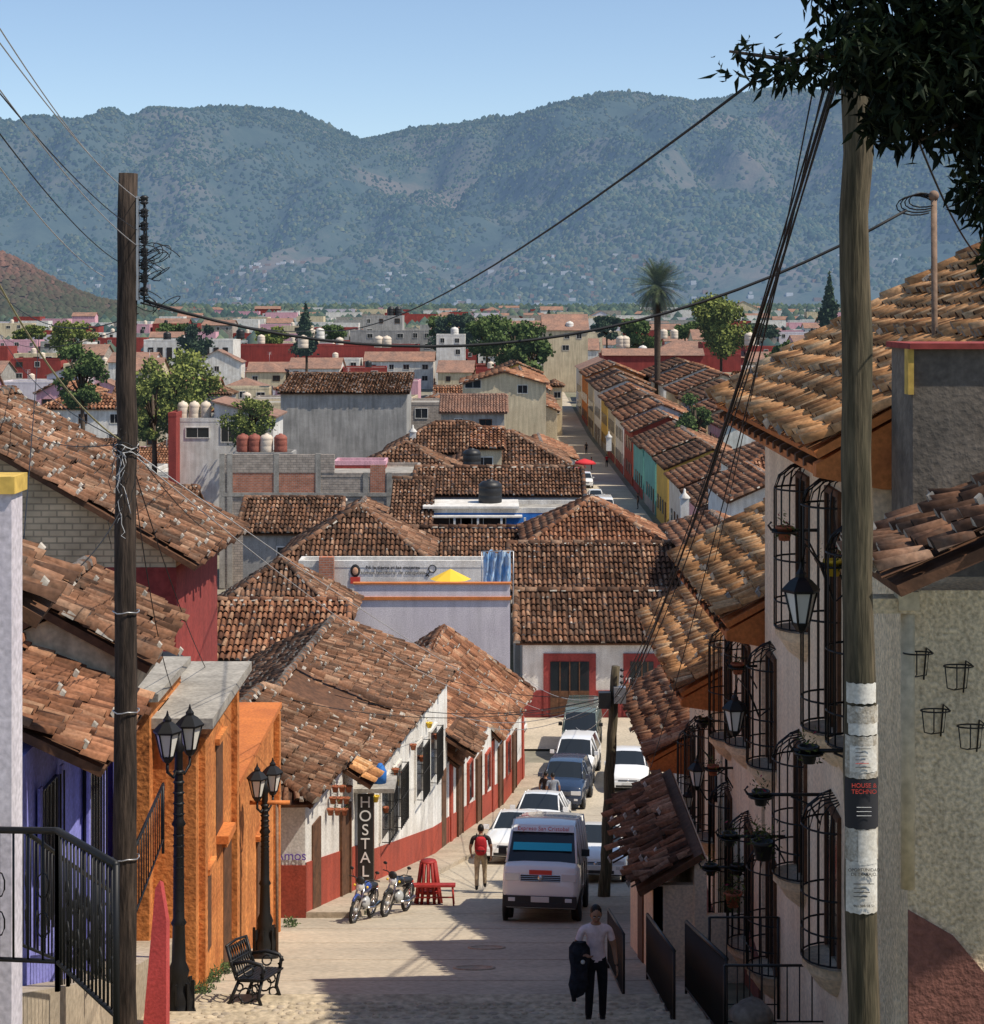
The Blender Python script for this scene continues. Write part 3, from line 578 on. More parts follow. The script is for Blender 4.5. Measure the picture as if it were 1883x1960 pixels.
def pot(p,s=.12,m=POTM,name='flower_pot',n=90):
    e=empty(name,p); g=G(); g.lathe(p,[(s*.65,0),(s*.95,s*1.4),(s*1.1,s*1.4),(s*1.1,s*1.7),(s*.9,s*1.7),(s*.85,s*1.4)],m,10); g.obj('pot',e)
    if n: leaves('plant',[((p[0],p[1],p[2]+s*2.4),(s*1.5,s*1.5,s*1.1)),((p[0],p[1]-s*.5,p[2]+s*1.2),(s*1.4,s*1.4,s*1.3))],n,s*.6,FLW,e,True,.3)
def bracket(d,z,L,pots=1,m=POTM):
    g=G(); X=facR(d); g.tube([(X+.02,d,z),(X-L,d,z)],.022,5,IRON); g.tube([(X,d,z-.35),(X-.12,d,z-.12),(X-.35,d,z-.02)],.012,4,IRON)
    g.tube([(X-L,d,z),(X-L-.04,d,z+.06),(X-L,d,z+.1)],.014,4,IRON); g.obj('wall_bracket')
    for k in range(pots):
        x=X-L+.15+k*.42; gg=G(); gg.lathe((x,d,z),[(.15,-.03),(.15,-.005),(.14,-.005),(.14,-.03)],IRON,12); gg.obj('pot_ring'); pot((x,d,z-.12),.1,m,n=60)
bracket(17.6,ZZ(1437,17.6),.75,1,BLK); bracket(20.8,ZZ(1521,20.8),.85,1,BLK); bracket(24.,ZZ(1601,24),.9,2,BLK); bracket(28,ZZ(1660,28),.8,2,BLK); bracket(31,ZZ(1470,31),.5,1)
bracket(21,ZZ(1015,21),.55,1,POTM); bracket(18.6,ZZ(1080,18.6),.35,1,YEL); bracket(27.3,ZZ(1275,27.3),.45,1,POTM); bracket(33.5,ZZ(1380,33.5),.45,1,BLK)
pot((facR(27)-.4,27,ZZ(1735,27)),.13,POTM,'flower_pot',150); pot((facR(22.3)-.5,22.3,ZZ(1645,22.3)),.14,BLK)
e=empty('stucco_house',(5.5,16.6,gz(16)))
g=G(); xa=XX(1737,15.7)
g.box(xa,9,15.7,17.3,gz(16)-1.2,ZZ(1130,15.7),PC2)
g.extr([(xa+.0,15.66,ZZ(1740,15.7)),(xa,15.66,ZZ(2020,15.7)),(9,15.66,ZZ(2020,15.7)),(9,15.66,ZZ(1960,15.7)),(xa+.75,15.66,ZZ(1880,15.7)),(xa+.4,15.66,ZZ(1790,15.7))],(0,.038,0),PMR)
g.box(XX(1747,16.5),9,16.5,17.38,ZZ(1130,15.7),ZZ(668,16.5),PGD); g.box(XX(1740,16.45),9.05,16.42,17.42,ZZ(668,16.5),ZZ(657,16.5),PDR)
g.box(XX(1738,16.45),XX(1746.5,16.5),16.45,16.6,-.8,ZZ(668,16.5),PY)
g.obj('walls',e)
g=G(); x=XX(1737,15.5); g.tube([(x,15.5,ZZ(1165,15.5)),(x,15.5,ZZ(1700,15.5))],.062,12,PYC); g.box(x-.1,x+.08,15.4,15.6,ZZ(1165,15.5),ZZ(1130,15.5),PYC); g.box(x-.35,x+.1,15.42,15.68,ZZ(1165,15.5)-.03,ZZ(1165,15.5)+.1,PC2); g.obj('drainpipe',e)
g=G()
for px,py in ((1757,1250),(1834,1275),(1790,1360),(1860,1390)):
    p=at(px,py,15.45); r=.13
    g.tube([(p.x+r*math.cos(a),p.y+r*.6*math.sin(a),p.z) for a in [2*math.pi*k/14 for k in range(15)]],.007,4,IRON,cap=False)
    for k in range(3):
        a=math.pi*(.2+.6*k/2)+math.pi; g.tube([(p.x+r*math.cos(a),p.y+.05,p.z),(p.x+r*.8*math.cos(a),p.y+.05,p.z-.2),(p.x,p.y+.15,p.z-.24)],.006,4,IRON)
    g.tube([(p.x+r,p.y+.05,p.z),(p.x+r,15.69,p.z),(p.x+r*.8,15.68,p.z-.28)],.008,4,IRON)
g.obj('wall_pot_rings',e)
pe=[(3.28,16.2,-2.22),(3.28,14.5,-2.22),(8.0,14.5,-2.22+2.1),(8.0,16.2,-2.22+2.1)]
do_roof([pe],[((3.3,16.15,-2.2),(8.0,16.15,-.1))],TOLD,e,15,deck=WOOD,pp=(.17,.38),mort=.5,jit=2.4,mrow=2)
g=G(); b=at(1790,652,20.); t=at(1787,378,20.)
g.tube([(b.x,b.y,b.z-1.4),t],.035,8,RUST); g.sph((t.x,t.y,t.z+.02),.06,RUST)
for k in range(4):
    g.tube([(t.x-.12-.09*k*.3+(.16+.02*k)*math.cos(a),t.y+.05*math.sin(a*2),t.z-.03+(.08+.01*k)*math.sin(a)-.02*k) for a in [2*math.pi*j/14 for j in range(13)]],.008,4,WIRE)
g.obj('service_mast')
# low porch with ragged tiles
e=empty('porch',(2.9,31.5,gz(31)))
do_roof([[(2.33,34.2,-9.45),(2.34,28.9,-9.45),(3.4,28.9,-8.82),(3.4,34.2,-8.82)]],[],TOLD,e,29,mort=.35,jit=3.2,pp=(.165,.36),mrow=3)
g=G(); g.box(2.65,2.8,29.1,34,gz(34)-.4,-9.47,PC); g.box(2.65,3.3,29.1,29.25,gz(30)-.4,-9.45,PC); g.box(2.62,2.66,31,32,gz(32)-.3,-9.7,WOOD); g.box(3.3,3.5,28.95,34.2,gz(34)-.4,-8.95,PC); g.box(3.5,4.3,28.95,29.1,gz(30)-.4,-9.9,PC); g.obj('walls',e)
# ---------------------------------------------------------------- near left houses
e=empty('violet_house',(-7,22,gz(22)))
g=G(); b0,b1=(-5.22,19.4),(-5.32,25.6)
g.extr([(b0[0],b0[1],gz(26)-.4),(-11,b0[1],gz(26)-.4),(-11,b0[1],-5.0),(b0[0],b0[1],-5.0)],(b1[0]-b0[0],b1[1]-b0[1],0),PB)
for y,w,z0,z1 in ((20.9,.9,-7.2,-5.6),(23.3,.8,-8.6,-5.7)):
    g.box(-5.3,-5.2,y-w/2,y+w/2,z0,z1,GLASS)
    for k in range(6): g.box(-5.15,-5.13,y-w/2+w*k/5-.01,y-w/2+w*k/5+.01,z0-.05,z1+.05,IRON)
    g.box(-5.2,-5.17,y-w/2-.12,y-w/2,z0-.1,z1+.1,PB); g.box(-5.2,-5.17,y+w/2,y+w/2+.12,z0-.1,z1+.1,PB)
g.box(-5.16,-5.1,24.2,25.4,gz(25),-5.2,PB)
g.obj('walls',e)
do_roof([[(-4.32,19.9,-5.12),(-4.45,23.1,-5.12),(-6.15,23.1,-4.35),(-6.0,19.9,-4.35)],[(-7.9,23.1,-5.12),(-7.7,19.9,-5.12),(-6.0,19.9,-4.35),(-6.15,23.1,-4.35)]],[((-6.0,19.9,-4.32),(-6.15,23.1,-4.32))],TMID,e,20,mort=.1,jit=1.5)
do_roof([[(-4.4,23.0,-4.6),(-4.6,26.5,-4.6),(-6.0,26.5,-3.85),(-5.8,23.0,-3.85)],[(-7.4,26.5,-4.6),(-7.2,23.0,-4.6),(-5.8,23.0,-3.85),(-6.0,26.5,-3.85)]],[((-5.8,23.,-3.82),(-6.,26.5,-3.82)),((-4.4,23.02,-4.58),(-5.8,23.02,-3.83))],TOLD,e,20,mort=.1,jit=2.)
g=G(); g.extr([(-4.9,23.15,-5.3),(-6.9,23.15,-5.3),(-6.9,23.15,-4.55),(-5.8,23.15,-4.07),(-4.7,23.15,-4.66)],(-.1,3.2,0),PYC); g.obj('upper_walls',e)
e=empty('corner_house',(-5,13.5,gz(13)))
g=G(); x=XX(22,13); g.box(x-4,x,13,13.3,gz(13)-1,ZZ(945,13),PLV); g.box(x-4,x+.03,12.97,13.33,ZZ(945,13),ZZ(912,13),PY); g.obj('walls',e)
do_roof([[(-3.42,13.6,-2.32),(-3.62,15.2,-2.32),(-6,15.2,-1.0),(-5.8,13.6,-1.0)]],[],TOLD,e,14,mort=.1,jit=1.6); g=G(); g.box(-7,-4.1,13.8,15,gz(14)-1,-2.15,PG); g.obj('rear_wall',e)
e=empty('adobe_gable_house',(-9,37,gz(37))); ez=-4.9; x1,x2=-5.62,-5.46; dp=5.2; rs=.575
pl=[(x1,34,ez),(x2,39.8,ez),(x2-dp,39.8,ez+rs*dp),(x1-dp,34,ez+rs*dp)]; bk=[(x2-2*dp,39.8,ez),(x1-2*dp,34,ez),(x1-dp,34,ez+rs*dp),(x2-dp,39.8,ez+rs*dp)]
do_roof([pl,bk],[((x1-dp,34,ez+rs*dp),(x2-dp,39.8,ez+rs*dp))],TOLD,e,40,mort=.6,jit=2.,pp=(.17,.34))
g=G(); wx=-6.1; g.extr([(wx,34.3,-5.0),(wx-9.3,34.3,-5.0),(wx-9.3,34.3,ez+.1),(x1-dp,34.3,ez+rs*dp-.2),(wx,34.3,ez+.07)],(.1,5.2,0),BRW)
g.box(wx-9.3,wx+.01,34.27,39.4,gz(38)-.5,-5.0,PDR); g.obj('walls',e)
e=empty('orange_house',(-6.5,28,gz(28)))
g=G(); g.box(-9,-5.15,26.7,29.4,gz(33)-.5,-5.9,PO); g.box(-9.1,-5.0,26.6,29.5,-5.9,-5.78,CON)
for y in (27.8,):
    g.box(-5.2,-5.13,y-.45,y+.45,-8.3,-6.2,GLASS); g.box(-5.13,-4.75,y-.7,y+.7,-8.5,-8.4,CON)
    for k in range(12): g.box(-4.78,-4.76,y-.7+1.4*k/11-.01,y-.7+1.4*k/11+.01,-8.4,-7.5,IRON)
    g.box(-4.79,-4.75,y-.7,y+.7,-7.52,-7.48,IRON); pot((-4.9,y,-8.4),.13,POTM)
g.obj('walls',e)
e=empty('orange_house',(-6,32,gz(32)))
g=G(); g.box(-6.5,-4.5,27,31,gz(33)-.5,-6.36,PO); g.box(-6.7,-4.22,26.85,31.2,-6.36,-6.2,CON); g.box(-6.5,-4.52,31,37.2,gz(38)-.5,-8.35,PO)
for y,z0,z1,w in ((29.3,-8.6,-7.1,.7),(34.5,-12.3,-10.2,.9),(30.2,-11.2,-9.,.9),(28.2,-10.2,-8.9,.5)):
    g.box(-4.6,-4.49,y-w/2,y+w/2,z0,z1,WOOD); g.box(-4.52,-4.42,y-w/2-.1,y+w/2+.1,z1,z1+.1,PO)
g.box(-4.5,-4.3,29,29.8,-8.75,-8.62,POT)
for y in (27.4,30.8,36.9): g.box(-4.51,-4.4,y-.12,y+.12,gz(y)-.5,-6.6 if y<31 else -8.4,PO)
g.box(-6.5,-4.4,31,37.2,-8.35,-8.25,POT)
g.sph((-5.6,30.3,-6.05),(.4,.45,.18),BLK,12,6); g.obj('walls',e)
# hostel block
e=empty('hostel',(-7,50,gz(50)))
def seg(d0,d1,ez,ridX0,ridX1,ridZ,oh=.35,wing=3.2):
    a=(facL(d0)+oh,d0,ez); b=(facL(d1)+oh,d1,ez); c=(ridX1,d1,ridZ); q=(ridX0,d0,ridZ)
    bk=[(ridX1-wing,d1,ez),(ridX0-wing,d0,ez),q,c]
    return [a,b,c,q],bk,(q,c)
s1,b1,r1=seg(39.6,45.8,-10.95,-6.3,-5.9,-9.75); s2,b2,r2=seg(45.8,60.2,-12.15,-6.1,-5.35,-10.5)
f1=[(-7.6,39.2,-10.95),(facL(39.6)+.35,39.3,-10.95),(-6.3,40.8,-9.75)]
s1=[(facL(39.6)+.35,39.3,-10.95),s1[1],s1[2],(-6.3,40.8,-9.75)]
do_roof([f1,s1,b1],[((-6.3,40.8,-9.75),(-5.9,45.8,-9.75)),(f1[1],f1[2]),(s1[1],s1[2]),(f1[0],f1[2])],TOLD,e,42,mort=.4,jit=1.7)
do_roof([s2,b2],[r2,(s2[0],s2[3]),(s2[1],s2[2]),((facL(52)+.4,52,-12.1),(-5.75,52,-10.45))],TOLD,e,45,mort=.4,jit=1.7)
g=G()
def fwall(g,d0,d1,ztop,dado):
    x0,x1=facL(d0),facL(d1); zb=gz(d1)-.5
    g.extr([(x0,d0,zb),(x0-5,d0,zb),(x0-5,d0,ztop),(x0,d0,ztop)],(x1-x0,d1-d0,0),PW)
    n=int((d1-d0)/1.5)+1
    for k in range(n):
        a=d0+(d1-d0)*k/n; b=d0+(d1-d0)*(k+1)/n
        xa,xb=facL(a)+.025,facL(b)+.025
        g.add([(xa,a,zb),(xb,b,zb),(xb,b,gz(b)+dado),(xa,a,gz(a)+dado),(xa-.1,a,gz(a)+dado),(xb-.1,b,gz(b)+dado)],[(0,1,2,3),(3,2,5,4)],PR)
def fitem(g,d,w,z0,z1,m,frame=None,out=.04):
    x=facL(d); t=math.atan(.14); M=Matrix.Translation((x,d,0))@Matrix.Rotation(-t+math.pi/2,4,'Z')
    g.box(-w/2,w/2,-out,.1,z0,z1,m,M)
    if frame:
        for a,b,c,q in [(-w/2-.1,-w/2,z0,z1+.1),(w/2,w/2+.1,z0,z1+.1),(-w/2,w/2,z1,z1+.1)]: g.box(a,b,-out-.04,.1,c,q,frame,M)
    return M
fwall(g,40.2,45.8,-10.8,1.25); fwall(g,45.8,60,-12.0,1.0)
g.box(-7.6,facL(40.2)+.02,40.17,40.25,gz(41)-.5,gz(40)+1.15,PR); g.box(-7.9,facL(40.2)-.03,40.19,45,gz(45)-.5,-10.85,PW)
fitem(g,41.2,.8,gz(41),gz(41)+2.1,WOOD); fitem(g,44.2,.9,gz(44.2),gz(44.2)+2.2,WOOD,WOOD)
for d,w in ((49.2,1.2),(50.9,1.1),(54.5,1.1),(57,1.1)):
    z=-14.6-(d-49)*.06; M=fitem(g,d,w,z,z+1.55,GLASS,PW)
    for k in range(7): g.box(-w/2+w*k/6-.012,-w/2+w*k/6+.012,-.3,-.27,z-.05,z+1.6,IRON,M)
    for zz in (z,z+.8,z+1.58): g.box(-w/2,w/2,-.305,-.265,zz-.012,zz+.012,IRON,M); g.box(-w/2,-w/2+.02,-.3,0,zz-.01,zz+.01,IRON,M); g.box(w/2-.02,w/2,-.3,0,zz-.01,zz+.01,IRON,M)
fitem(g,59.3,.9,gz(59),gz(59)+2.6,WOOD); fitem(g,47,.9,gz(47),gz(47)+2.4,GLASS,WOOD)
g.obj('walls',e)
sx=XX(699,45.4); g=G(); g.box(sx-.2,sx+.2,45.4,45.5,ZZ(1684,45.4),ZZ(1521,45.4),BLK); g.box(sx-.3,sx+.75,45.3,46.6,ZZ(1516,45.4),ZZ(1508,45.4),CON); g.obj('sign_board',e)
def text(name,s,loc,size,m,parent=None,rz=0,ext=.004,align='CENTER',sp=1.):
    c=bpy.data.curves.new(name,'FONT'); c.body=s; c.size=size; c.extrude=ext; c.align_x=align; c.align_y='CENTER'; c.space_line=sp; c.materials.append(m)
    o=bpy.data.objects.new(name,c); o.location=loc; o.rotation_euler=(math.radians(90),0,rz); coll.objects.link(o)
    if parent: o.parent=parent; o.matrix_parent_inverse=Matrix.Translation(-parent.location)
    return o
WTX=flat('white_lettering',(.8,.8,.78),.6); BTX=flat('black_lettering',(.02,.02,.02),.6); RTX=flat('red_lettering',(.6,.06,.04),.6)
for k,ch in enumerate('HOSTAL'): text('letter',ch,(sx,45.39,ZZ(1536+k*26.5,45.4)),.4,WTX,e)
VIO=flat('violet_paint',(.12,.05,.35),.7)
text('graffiti','Amos',(-4.55,40.155,ZZ(1640,40.1)),.3,VIO,e)
g=G(); g.lathe((sx+.35,45.9,ZZ(1508,45.4)),[(.16,0),(.17,.3),(.1,.42),(.05,.5)],PBL,10); g.obj('water_jug')
do_roof([[(facL(44.5)+.7,44,-11.8),(facL(45.3)+.7,45.1,-11.8),(facL(45.3)-.02,45.1,-11.35),(facL(44.5)-.02,44,-11.35)]],[],TNEW,e,45)
do_roof([[(facL(60)+1.0,59.6,-15.0),(facL(62.5)+.9,62.3,-15.0),(facL(62.5)-.1,62.3,-14.3),(facL(60)-.1,59.6,-14.3)]],[],TOLD,e,45)
for k in range(9):
    d=42.2+k*.25; pot((facL(d)+.12,d,ZZ(1560-(k%3)*22,d)),.09,POTM,'flower_pot',30)
for k in range(8):
    d=47.5+k*1.4; pot((facL(d)+.12,d,-13.2-(k%2)*.7),.1,YEL if k%3==0 else POTM,'flower_pot',30)
e=empty('corner_shop_house',(-3,68,gz(68)))
g=G(); fwall(g,60.1,69,-15.4,1.0); fwall(g,69,77.6,-16.65,1.1)
for d in (62.2,66,71.,74.6): fitem(g,d,1.0,gz(d),gz(d)+2.5,WOOD,WOOD)
for d in (64.2,68,73): M=fitem(g,d,.9,gz(d)+1.1,gz(d)+2.5,GLASS,PR)
for d in (60.6,69.2,77.): fitem(g,d,.45,gz(d)-.3,-15.5 if d<69 else -16.8,PR,None,.07)
g.obj('walls',e)
s3,b3,r3=seg(60.4,69,-15.55,-4.2,-3.2,-13.2,wing=3.5)
s4=[(facL(69)+.4,69,-16.8),(facL(77.6)+.4,78,-16.8),(-2.,75.0,-13.5),(-2.6,69,-13.5)]; s4b=[(facL(77.6)+.4,78,-16.8),(-6.5,78,-16.8),(-2.,75,-13.5)]
s4c=[(-6.5,78,-16.8),(-7.2,69,-16.8),(-2.6,69,-13.5),(-2.,75.,-13.5)]
do_roof([s3,b3,s4,s4b,s4c],[r3,(s3[0],s3[3]),(s4[1],s4[2]),(s4[0],s4[3]),(s4[3],s4[2])],TMID,e,65,mort=.35,jit=1.6)
feet.append((-12,2,38,79)); feet.append((2,12,14,86))
# ---------------------------------------------------------------- town
e,M,w,Z=house('white_corner_house',1000,1300,1228,91.5,6.6,'gx',PW,TOLD,.57,wins=[])
g=G(); X=XX(1000,91.5); g.box(X-.05,XX(1300,91.5)+.05,91.44,91.6,gz(91)-.4,gz(91)+1.3,PDR)
for xp,ww in ((1090,2.7),(1228,1.9)):
    xc=XX(xp,91.5); g.box(xc-ww/2,xc+ww/2,91.40,91.6,gz(91),gz(91)+3.2,PDR); g.box(xc-ww/2+.35,xc+ww/2-.35,91.37,91.6,gz(91)+1.3,gz(91)+2.8,GLASS); g.box(xc-ww/2+.35,xc+ww/2-.35,91.36,91.6,gz(91)+.05,gz(91)+1.3,WOOD)
    for k in range(1,4): g.box(xc-ww/2+.35+(ww-.7)*k/4-.03,xc-ww/2+.35+(ww-.7)*k/4+.03,91.34,91.6,gz(91)+.05,gz(91)+2.8,WOOD)
g.obj('dado',e); text('letters','ITA',(XX(1207,91.2),91.3,ZZ(1303,91.2)),.35,WTX,e)
house('tile_roof_house',985,1312,1130,98.6,6.8,'gx',PW,TOLD,.57)
house('tile_roof_house',1010,1270,1046,106,9,'hip',PG,TMID,.55)
house('tile_roof_house',735,1000,1072,112,6,'gx',PG,TOLD,.5)
house('tile_roof_house',540,815,1075,102,8.5,'hip',PG,TOLD,.62)
house('tile_roof_house',465,640,1020,118,7,'gx',PG,TOLD,.5)
house('tile_roof_house',390,655,1193,77,6.2,'hip',PG,TOLD,.7,mort=.5)
house('tile_roof_house',370,640,1262,66,6,'gx',PG,TMID,.5)
house('tile_roof_house',640,830,1216,86,5,'gx',PG,TOLD,.5)
d=84.5; X0,X1=XX(678,d),XX(976,d); e=empty('lavender_house',((X0+X1)/2,d+3,gz(d))); feet.append((X0-.5,X1+.5,84,92)); zt=ZZ(1118,d); g=G()
g.box(X0,X1,d,d+6.5,gz(d)-.5,zt-1.6,PLV); g.box(X0,X1,d,d+.22,zt-1.6,zt-.75,PLV); g.box(X0,X1,d,d+.22,zt-.6,zt,PLV); g.box(X0-.06,X1+.06,d-.08,d+.3,zt-.75,zt-.6,POT); g.box(X0-.06,X1+.06,d-.08,d+.3,zt,zt+.07,POT)
g.box(X0,X0+.2,d+.22,d+6.5,zt-1.6,zt-1.0,PLV); g.box(X1-.2,X1,d+.22,d+6.5,zt-1.6,zt-1.0,PLV)
g.obj('walls',e)
d=92.5; e,M,w,Z=house('mural_wall_house',572,972,1073,d,1.6,'flat',PW,wins=[])
x=XX(680,d); z=ZZ(1094,d)
g=G(); SK=flat('painted_skin',(.6,.33,.2),.8); g.sph((x,d-.03,z+.05),(.26,.04,.34),BTX,14,8); g.sph((x,d-.06,z+.03),(.15,.04,.2),SK,14,8); g.box(x-.25,x+.25,d-.06,d-.01,z-.62,z-.28,RTX)
xs_=XX(822,d); g.tube([(xs_+.15+.19*math.cos(a),d-.02,z+.15+.19*math.sin(a)) for a in [2*math.pi*k/16 for k in range(17)]],.028,4,BTX,cap=False); g.tube([(xs_+.02,d-.02,z),(xs_-.2,d-.02,z-.25)],.028,4,BTX); g.tube([(xs_-.2,d-.02,z-.06),(xs_-.02,d-.02,z-.25)],.028,4,BTX); g.obj('mural_figure',e)
text('mural_writing','Ni la tierra ni las mujeres\nsomos territorio de conquista',(XX(752,d),d-.03,ZZ(1091,d)),.275,BTX,e,sp=.95)
g=G(); g.box(XX(612,d),XX(640,d),d-.5,d-.02,ZZ(1100,d)-3,ZZ(1064,d),BRR); g.obj('brick_pier',e)
g=G(); p=at(862,1112,90.); M2=Matrix.Translation(p)
vs=[(0,0,.62)]+[(1.05*math.cos(2*math.pi*k/8),1.05*math.sin(2*math.pi*k/8),.1) for k in range(8)]; PYEL=flat('yellow_canvas',(.8,.5,.04),.8)
g.add(vs,[(0,1+k,1+(k+1)%8) for k in range(8)],PYEL,M2); g.tube([(0,0,-1.9),(0,0,.6)],.03,6,STEEL,M2); g.obj('parasol')
g=G(); TB=mat('blue_tarp',(.16,.38,.68),(.5,.62,.75),2,.7,.4,8)
vs=[];fs=[]
for j in range(8):
    for i in range(14): vs.append((XX(925+i*4,89),88+.25*math.sin(i*1.9+j*.5)+.1*random.random(),ZZ(1050+j*9+3*math.sin(i*1.3)+(4 if i%5==2 else 0),89)))
fs=[(j*14+i,j*14+i+1,(j+1)*14+i+1,(j+1)*14+i) for j in range(7) for i in range(13)]; g.add(vs,fs,TB,None,True); g.tube([(XX(922,89),88,ZZ(1050,89)),(XX(982,89),88,ZZ(1050,89))],.03,5,STEEL); g.tube([(XX(922,89),88,ZZ(1050,89)),(XX(922,89),88,ZZ(1150,89))],.03,5,STEEL); g.tube([(XX(982,89),88,ZZ(1050,89)),(XX(982,89),88,ZZ(1150,89))],.03,5,STEEL); g.obj('hanging_tarp')
d=135; e,M,w,Z=house('unfinished_brick_building',425,795,905,d,9,'flat',BRG,wins=[],parapet=BRG)
g=G()
for a,b in ((443,528),(528,608),(706,740)): g.box(XX(a,d)+.1-XX(425,d),XX(b,d)-.1-XX(425,d),-.03,.1,ZZ(945,d),ZZ(890,d),BRR,M)
for a in (425,440,529,609,700,745,792): g.box(XX(a,d)-.2-XX(425,d),XX(a,d)+.2-XX(425,d),-.08,.2,gz(d),ZZ(868 if a<650 else 905,d),CON,M)
g.box(0,XX(640,d)-XX(425,d),-.06,.3,ZZ(905,d),ZZ(870,d),BRG,M); g.box(0,w,-.09,.0,ZZ(950,d),ZZ(943,d),CON,M); g.obj('frame',e)
d=122; e,M,w,Z=house('blue_house',818,1110,972,d,5,'flat',PBL,wins=[(860,1000,3,.6),(925,1000,3,.6)],parapet=PW)
g=G(); g.box(-.3,w*.6,-.5,4,Z-.001,Z+.15,PW,M); g.box(-.4,w*.62,-1.0,0,ZZ(985,d)-.1,ZZ(985,d),PW,M)
for k in range(5): g.box(.2+k*1.6,.35+k*1.6,-.95,-.8,ZZ(1035,d),ZZ(985,d)-.1,PW,M)
g.obj('slab',e); tank('water_tank',(XX(938,d+2),d+2,Z+.15),.82,1.6,BLK)
house('tile_roof_house',800,1110,948,131,7,'gx',PW,TOLD,.45); house('tile_roof_house',640,735,1000,124,6,'gy',PG,TOLD,.5); house('tile_roof_house',752,815,1010,120,6,'shed',PG,TOLD,.4)
house('tile_roof_house',660,885,915,150,10,'hip',PG,TOLD,.5); house('tile_roof_house',740,990,868,168,9,'hip',PG,TOLD,.55); house('tile_roof_house',870,1085,890,160,11,'hip',PG,TOLD,.5)
e,M,w,Z=house('grey_house',640,738,882,142,3,'flat',PDR,wins=[],parapet=PPK); tank('water_tank',(XX(903,147),147,ZZ(895,147)),.75,1.6,BLK)
e,M,w,Z=house('corrugated_shed',895,975,905,143,3,'flat',PW,wins=[]); house('tile_roof_house',905,960,858,150,4,'shed',PYC,TMID,.3)
d=192; e,M,w,Z=house('grey_rendered_building',537,778,752,d,11,'shed',PG,TOLD,.14,wins=[])
d=165; e,M,w,Z=house('white_house',338,522,800,d,8,'flat',PW,wins=[(378,828,2.1,.9),(437,830,1.3,1.5),(490,824,1.5,1.0)])
g=G(); g.extr([(3.5,-.01,Z),(w+.1,-.01,Z),(3.5,-.01,Z+1.4)],(0,8,0),PW,M); g.extr([(3.3,-.3,Z+1.5),(w+.4,-.3,Z+.0),(w+.4,-.3,Z+.15),(3.3,-.3,Z+1.65)],(0,8.5,0),TFAR,M); g.obj('gable',e)
for px in (350,372,394): tank('water_tank',(XX(px,166.5),166.5,ZZ(800,165)-.25),.52,1.75,TANKC)
house('red_side_building',322,337,790,163,6,'flat',PDR,wins=[])
for px,m in ((465,TANKR),(487,TANKR),(510,TANKC),(537,TANKR)): tank('water_tank',(XX(px,155),155,ZZ(865,155)),.58,1.6,m)
house('flat_roof_house',450,560,866,154,3,'flat',PG,wins=[])
house('cream_house',885,1045,735,230,12,'gy',PYC,TMID,.28,wins=[(905,735,2,1),(1000,745,1.2,1)]); house('grey_house',780,885,770,215,10,'flat',BRG); house('shed_house',845,965,790,200,5,'shed',PG,TFAR,.3)
house('red_walled_building',445,800,660,420,12,'flat',PDR,wins=[]); house('rooftop_house',670,832,632,440,14,'flat',PG); house('rooftop_house',695,770,604,445,10,'flat',PG)
for px in (748,762): tank('water_tank',(XX(px,446),446,ZZ(604,446)-.3),.9,2.6,BLK)
e,M,w,Z=house('long_white_building',275,446,650,400,12,'flat',PW,wins=[]); g=G()
for k in range(9): g.box(1+k*2.1,2.2+k*2.1,-.1,.1,ZZ(690,400),ZZ(665,400),GLASS,M)
g.obj('windows',e)
house('white_building',835,890,640,400,8,'flat',PW)
house('red_building',1153,1418,678,372,12,'flat',PDR,wins=[]); house('tile_roof_house',1155,1345,680,366,5,'gx',PDR,TFAR,.5,wins=[]); house('red_building',1345,1418,656,390,9,'flat',PDR,wins=[])
house('cream_gable_house',1040,1125,632,400,14,'gx',PYC,TMID,.5)
house('tile_roof_house',1052,1076,740,300,10,'hip',PYC,TOLD,.5)
for px,py,dd in ((595,640,330),(612,640,330),(580,655,300),(1188,655,330),(1196,655,330),(1270,640,400),(1290,640,400),(1435,650,290),(1395,640,392),(725,655,330),(740,655,330),(1090,625,402),(460,640,380),(500,650,421),(650,655,421),(870,636,401),(320,645,401),(1230,672,373)): tank('water_tank',(XX(px,dd),dd,ZZ(py,dd)-1),.9,2.2,random.choice([TANKC,TANKC,PW,BLK]))
sc_=[(118,12,PW,TMID,-16.8),(131,12,PW,TOLD,-16.2),(144,13,PPK,TOLD,-16.2),(158,13,PW,TMID,-16.0),(172,12,PY,TOLD,-15.6),(185,14,PT,TMID,-15.4),(200,14,PT,TOLD,-15.8),(215,14,PR,TMID,-15.),(230,15,PW,TMID,-14.6),(246,15,PYC,TOLD,-14.2),(262,15,PY,TMID,-13.8),(278,18,PW,TOLD,-13.),(297,18,PYC,TOLD,-12.8),(316,20,PO,TMID,-12.2),(337,22,PW,TMID,-11.6)]
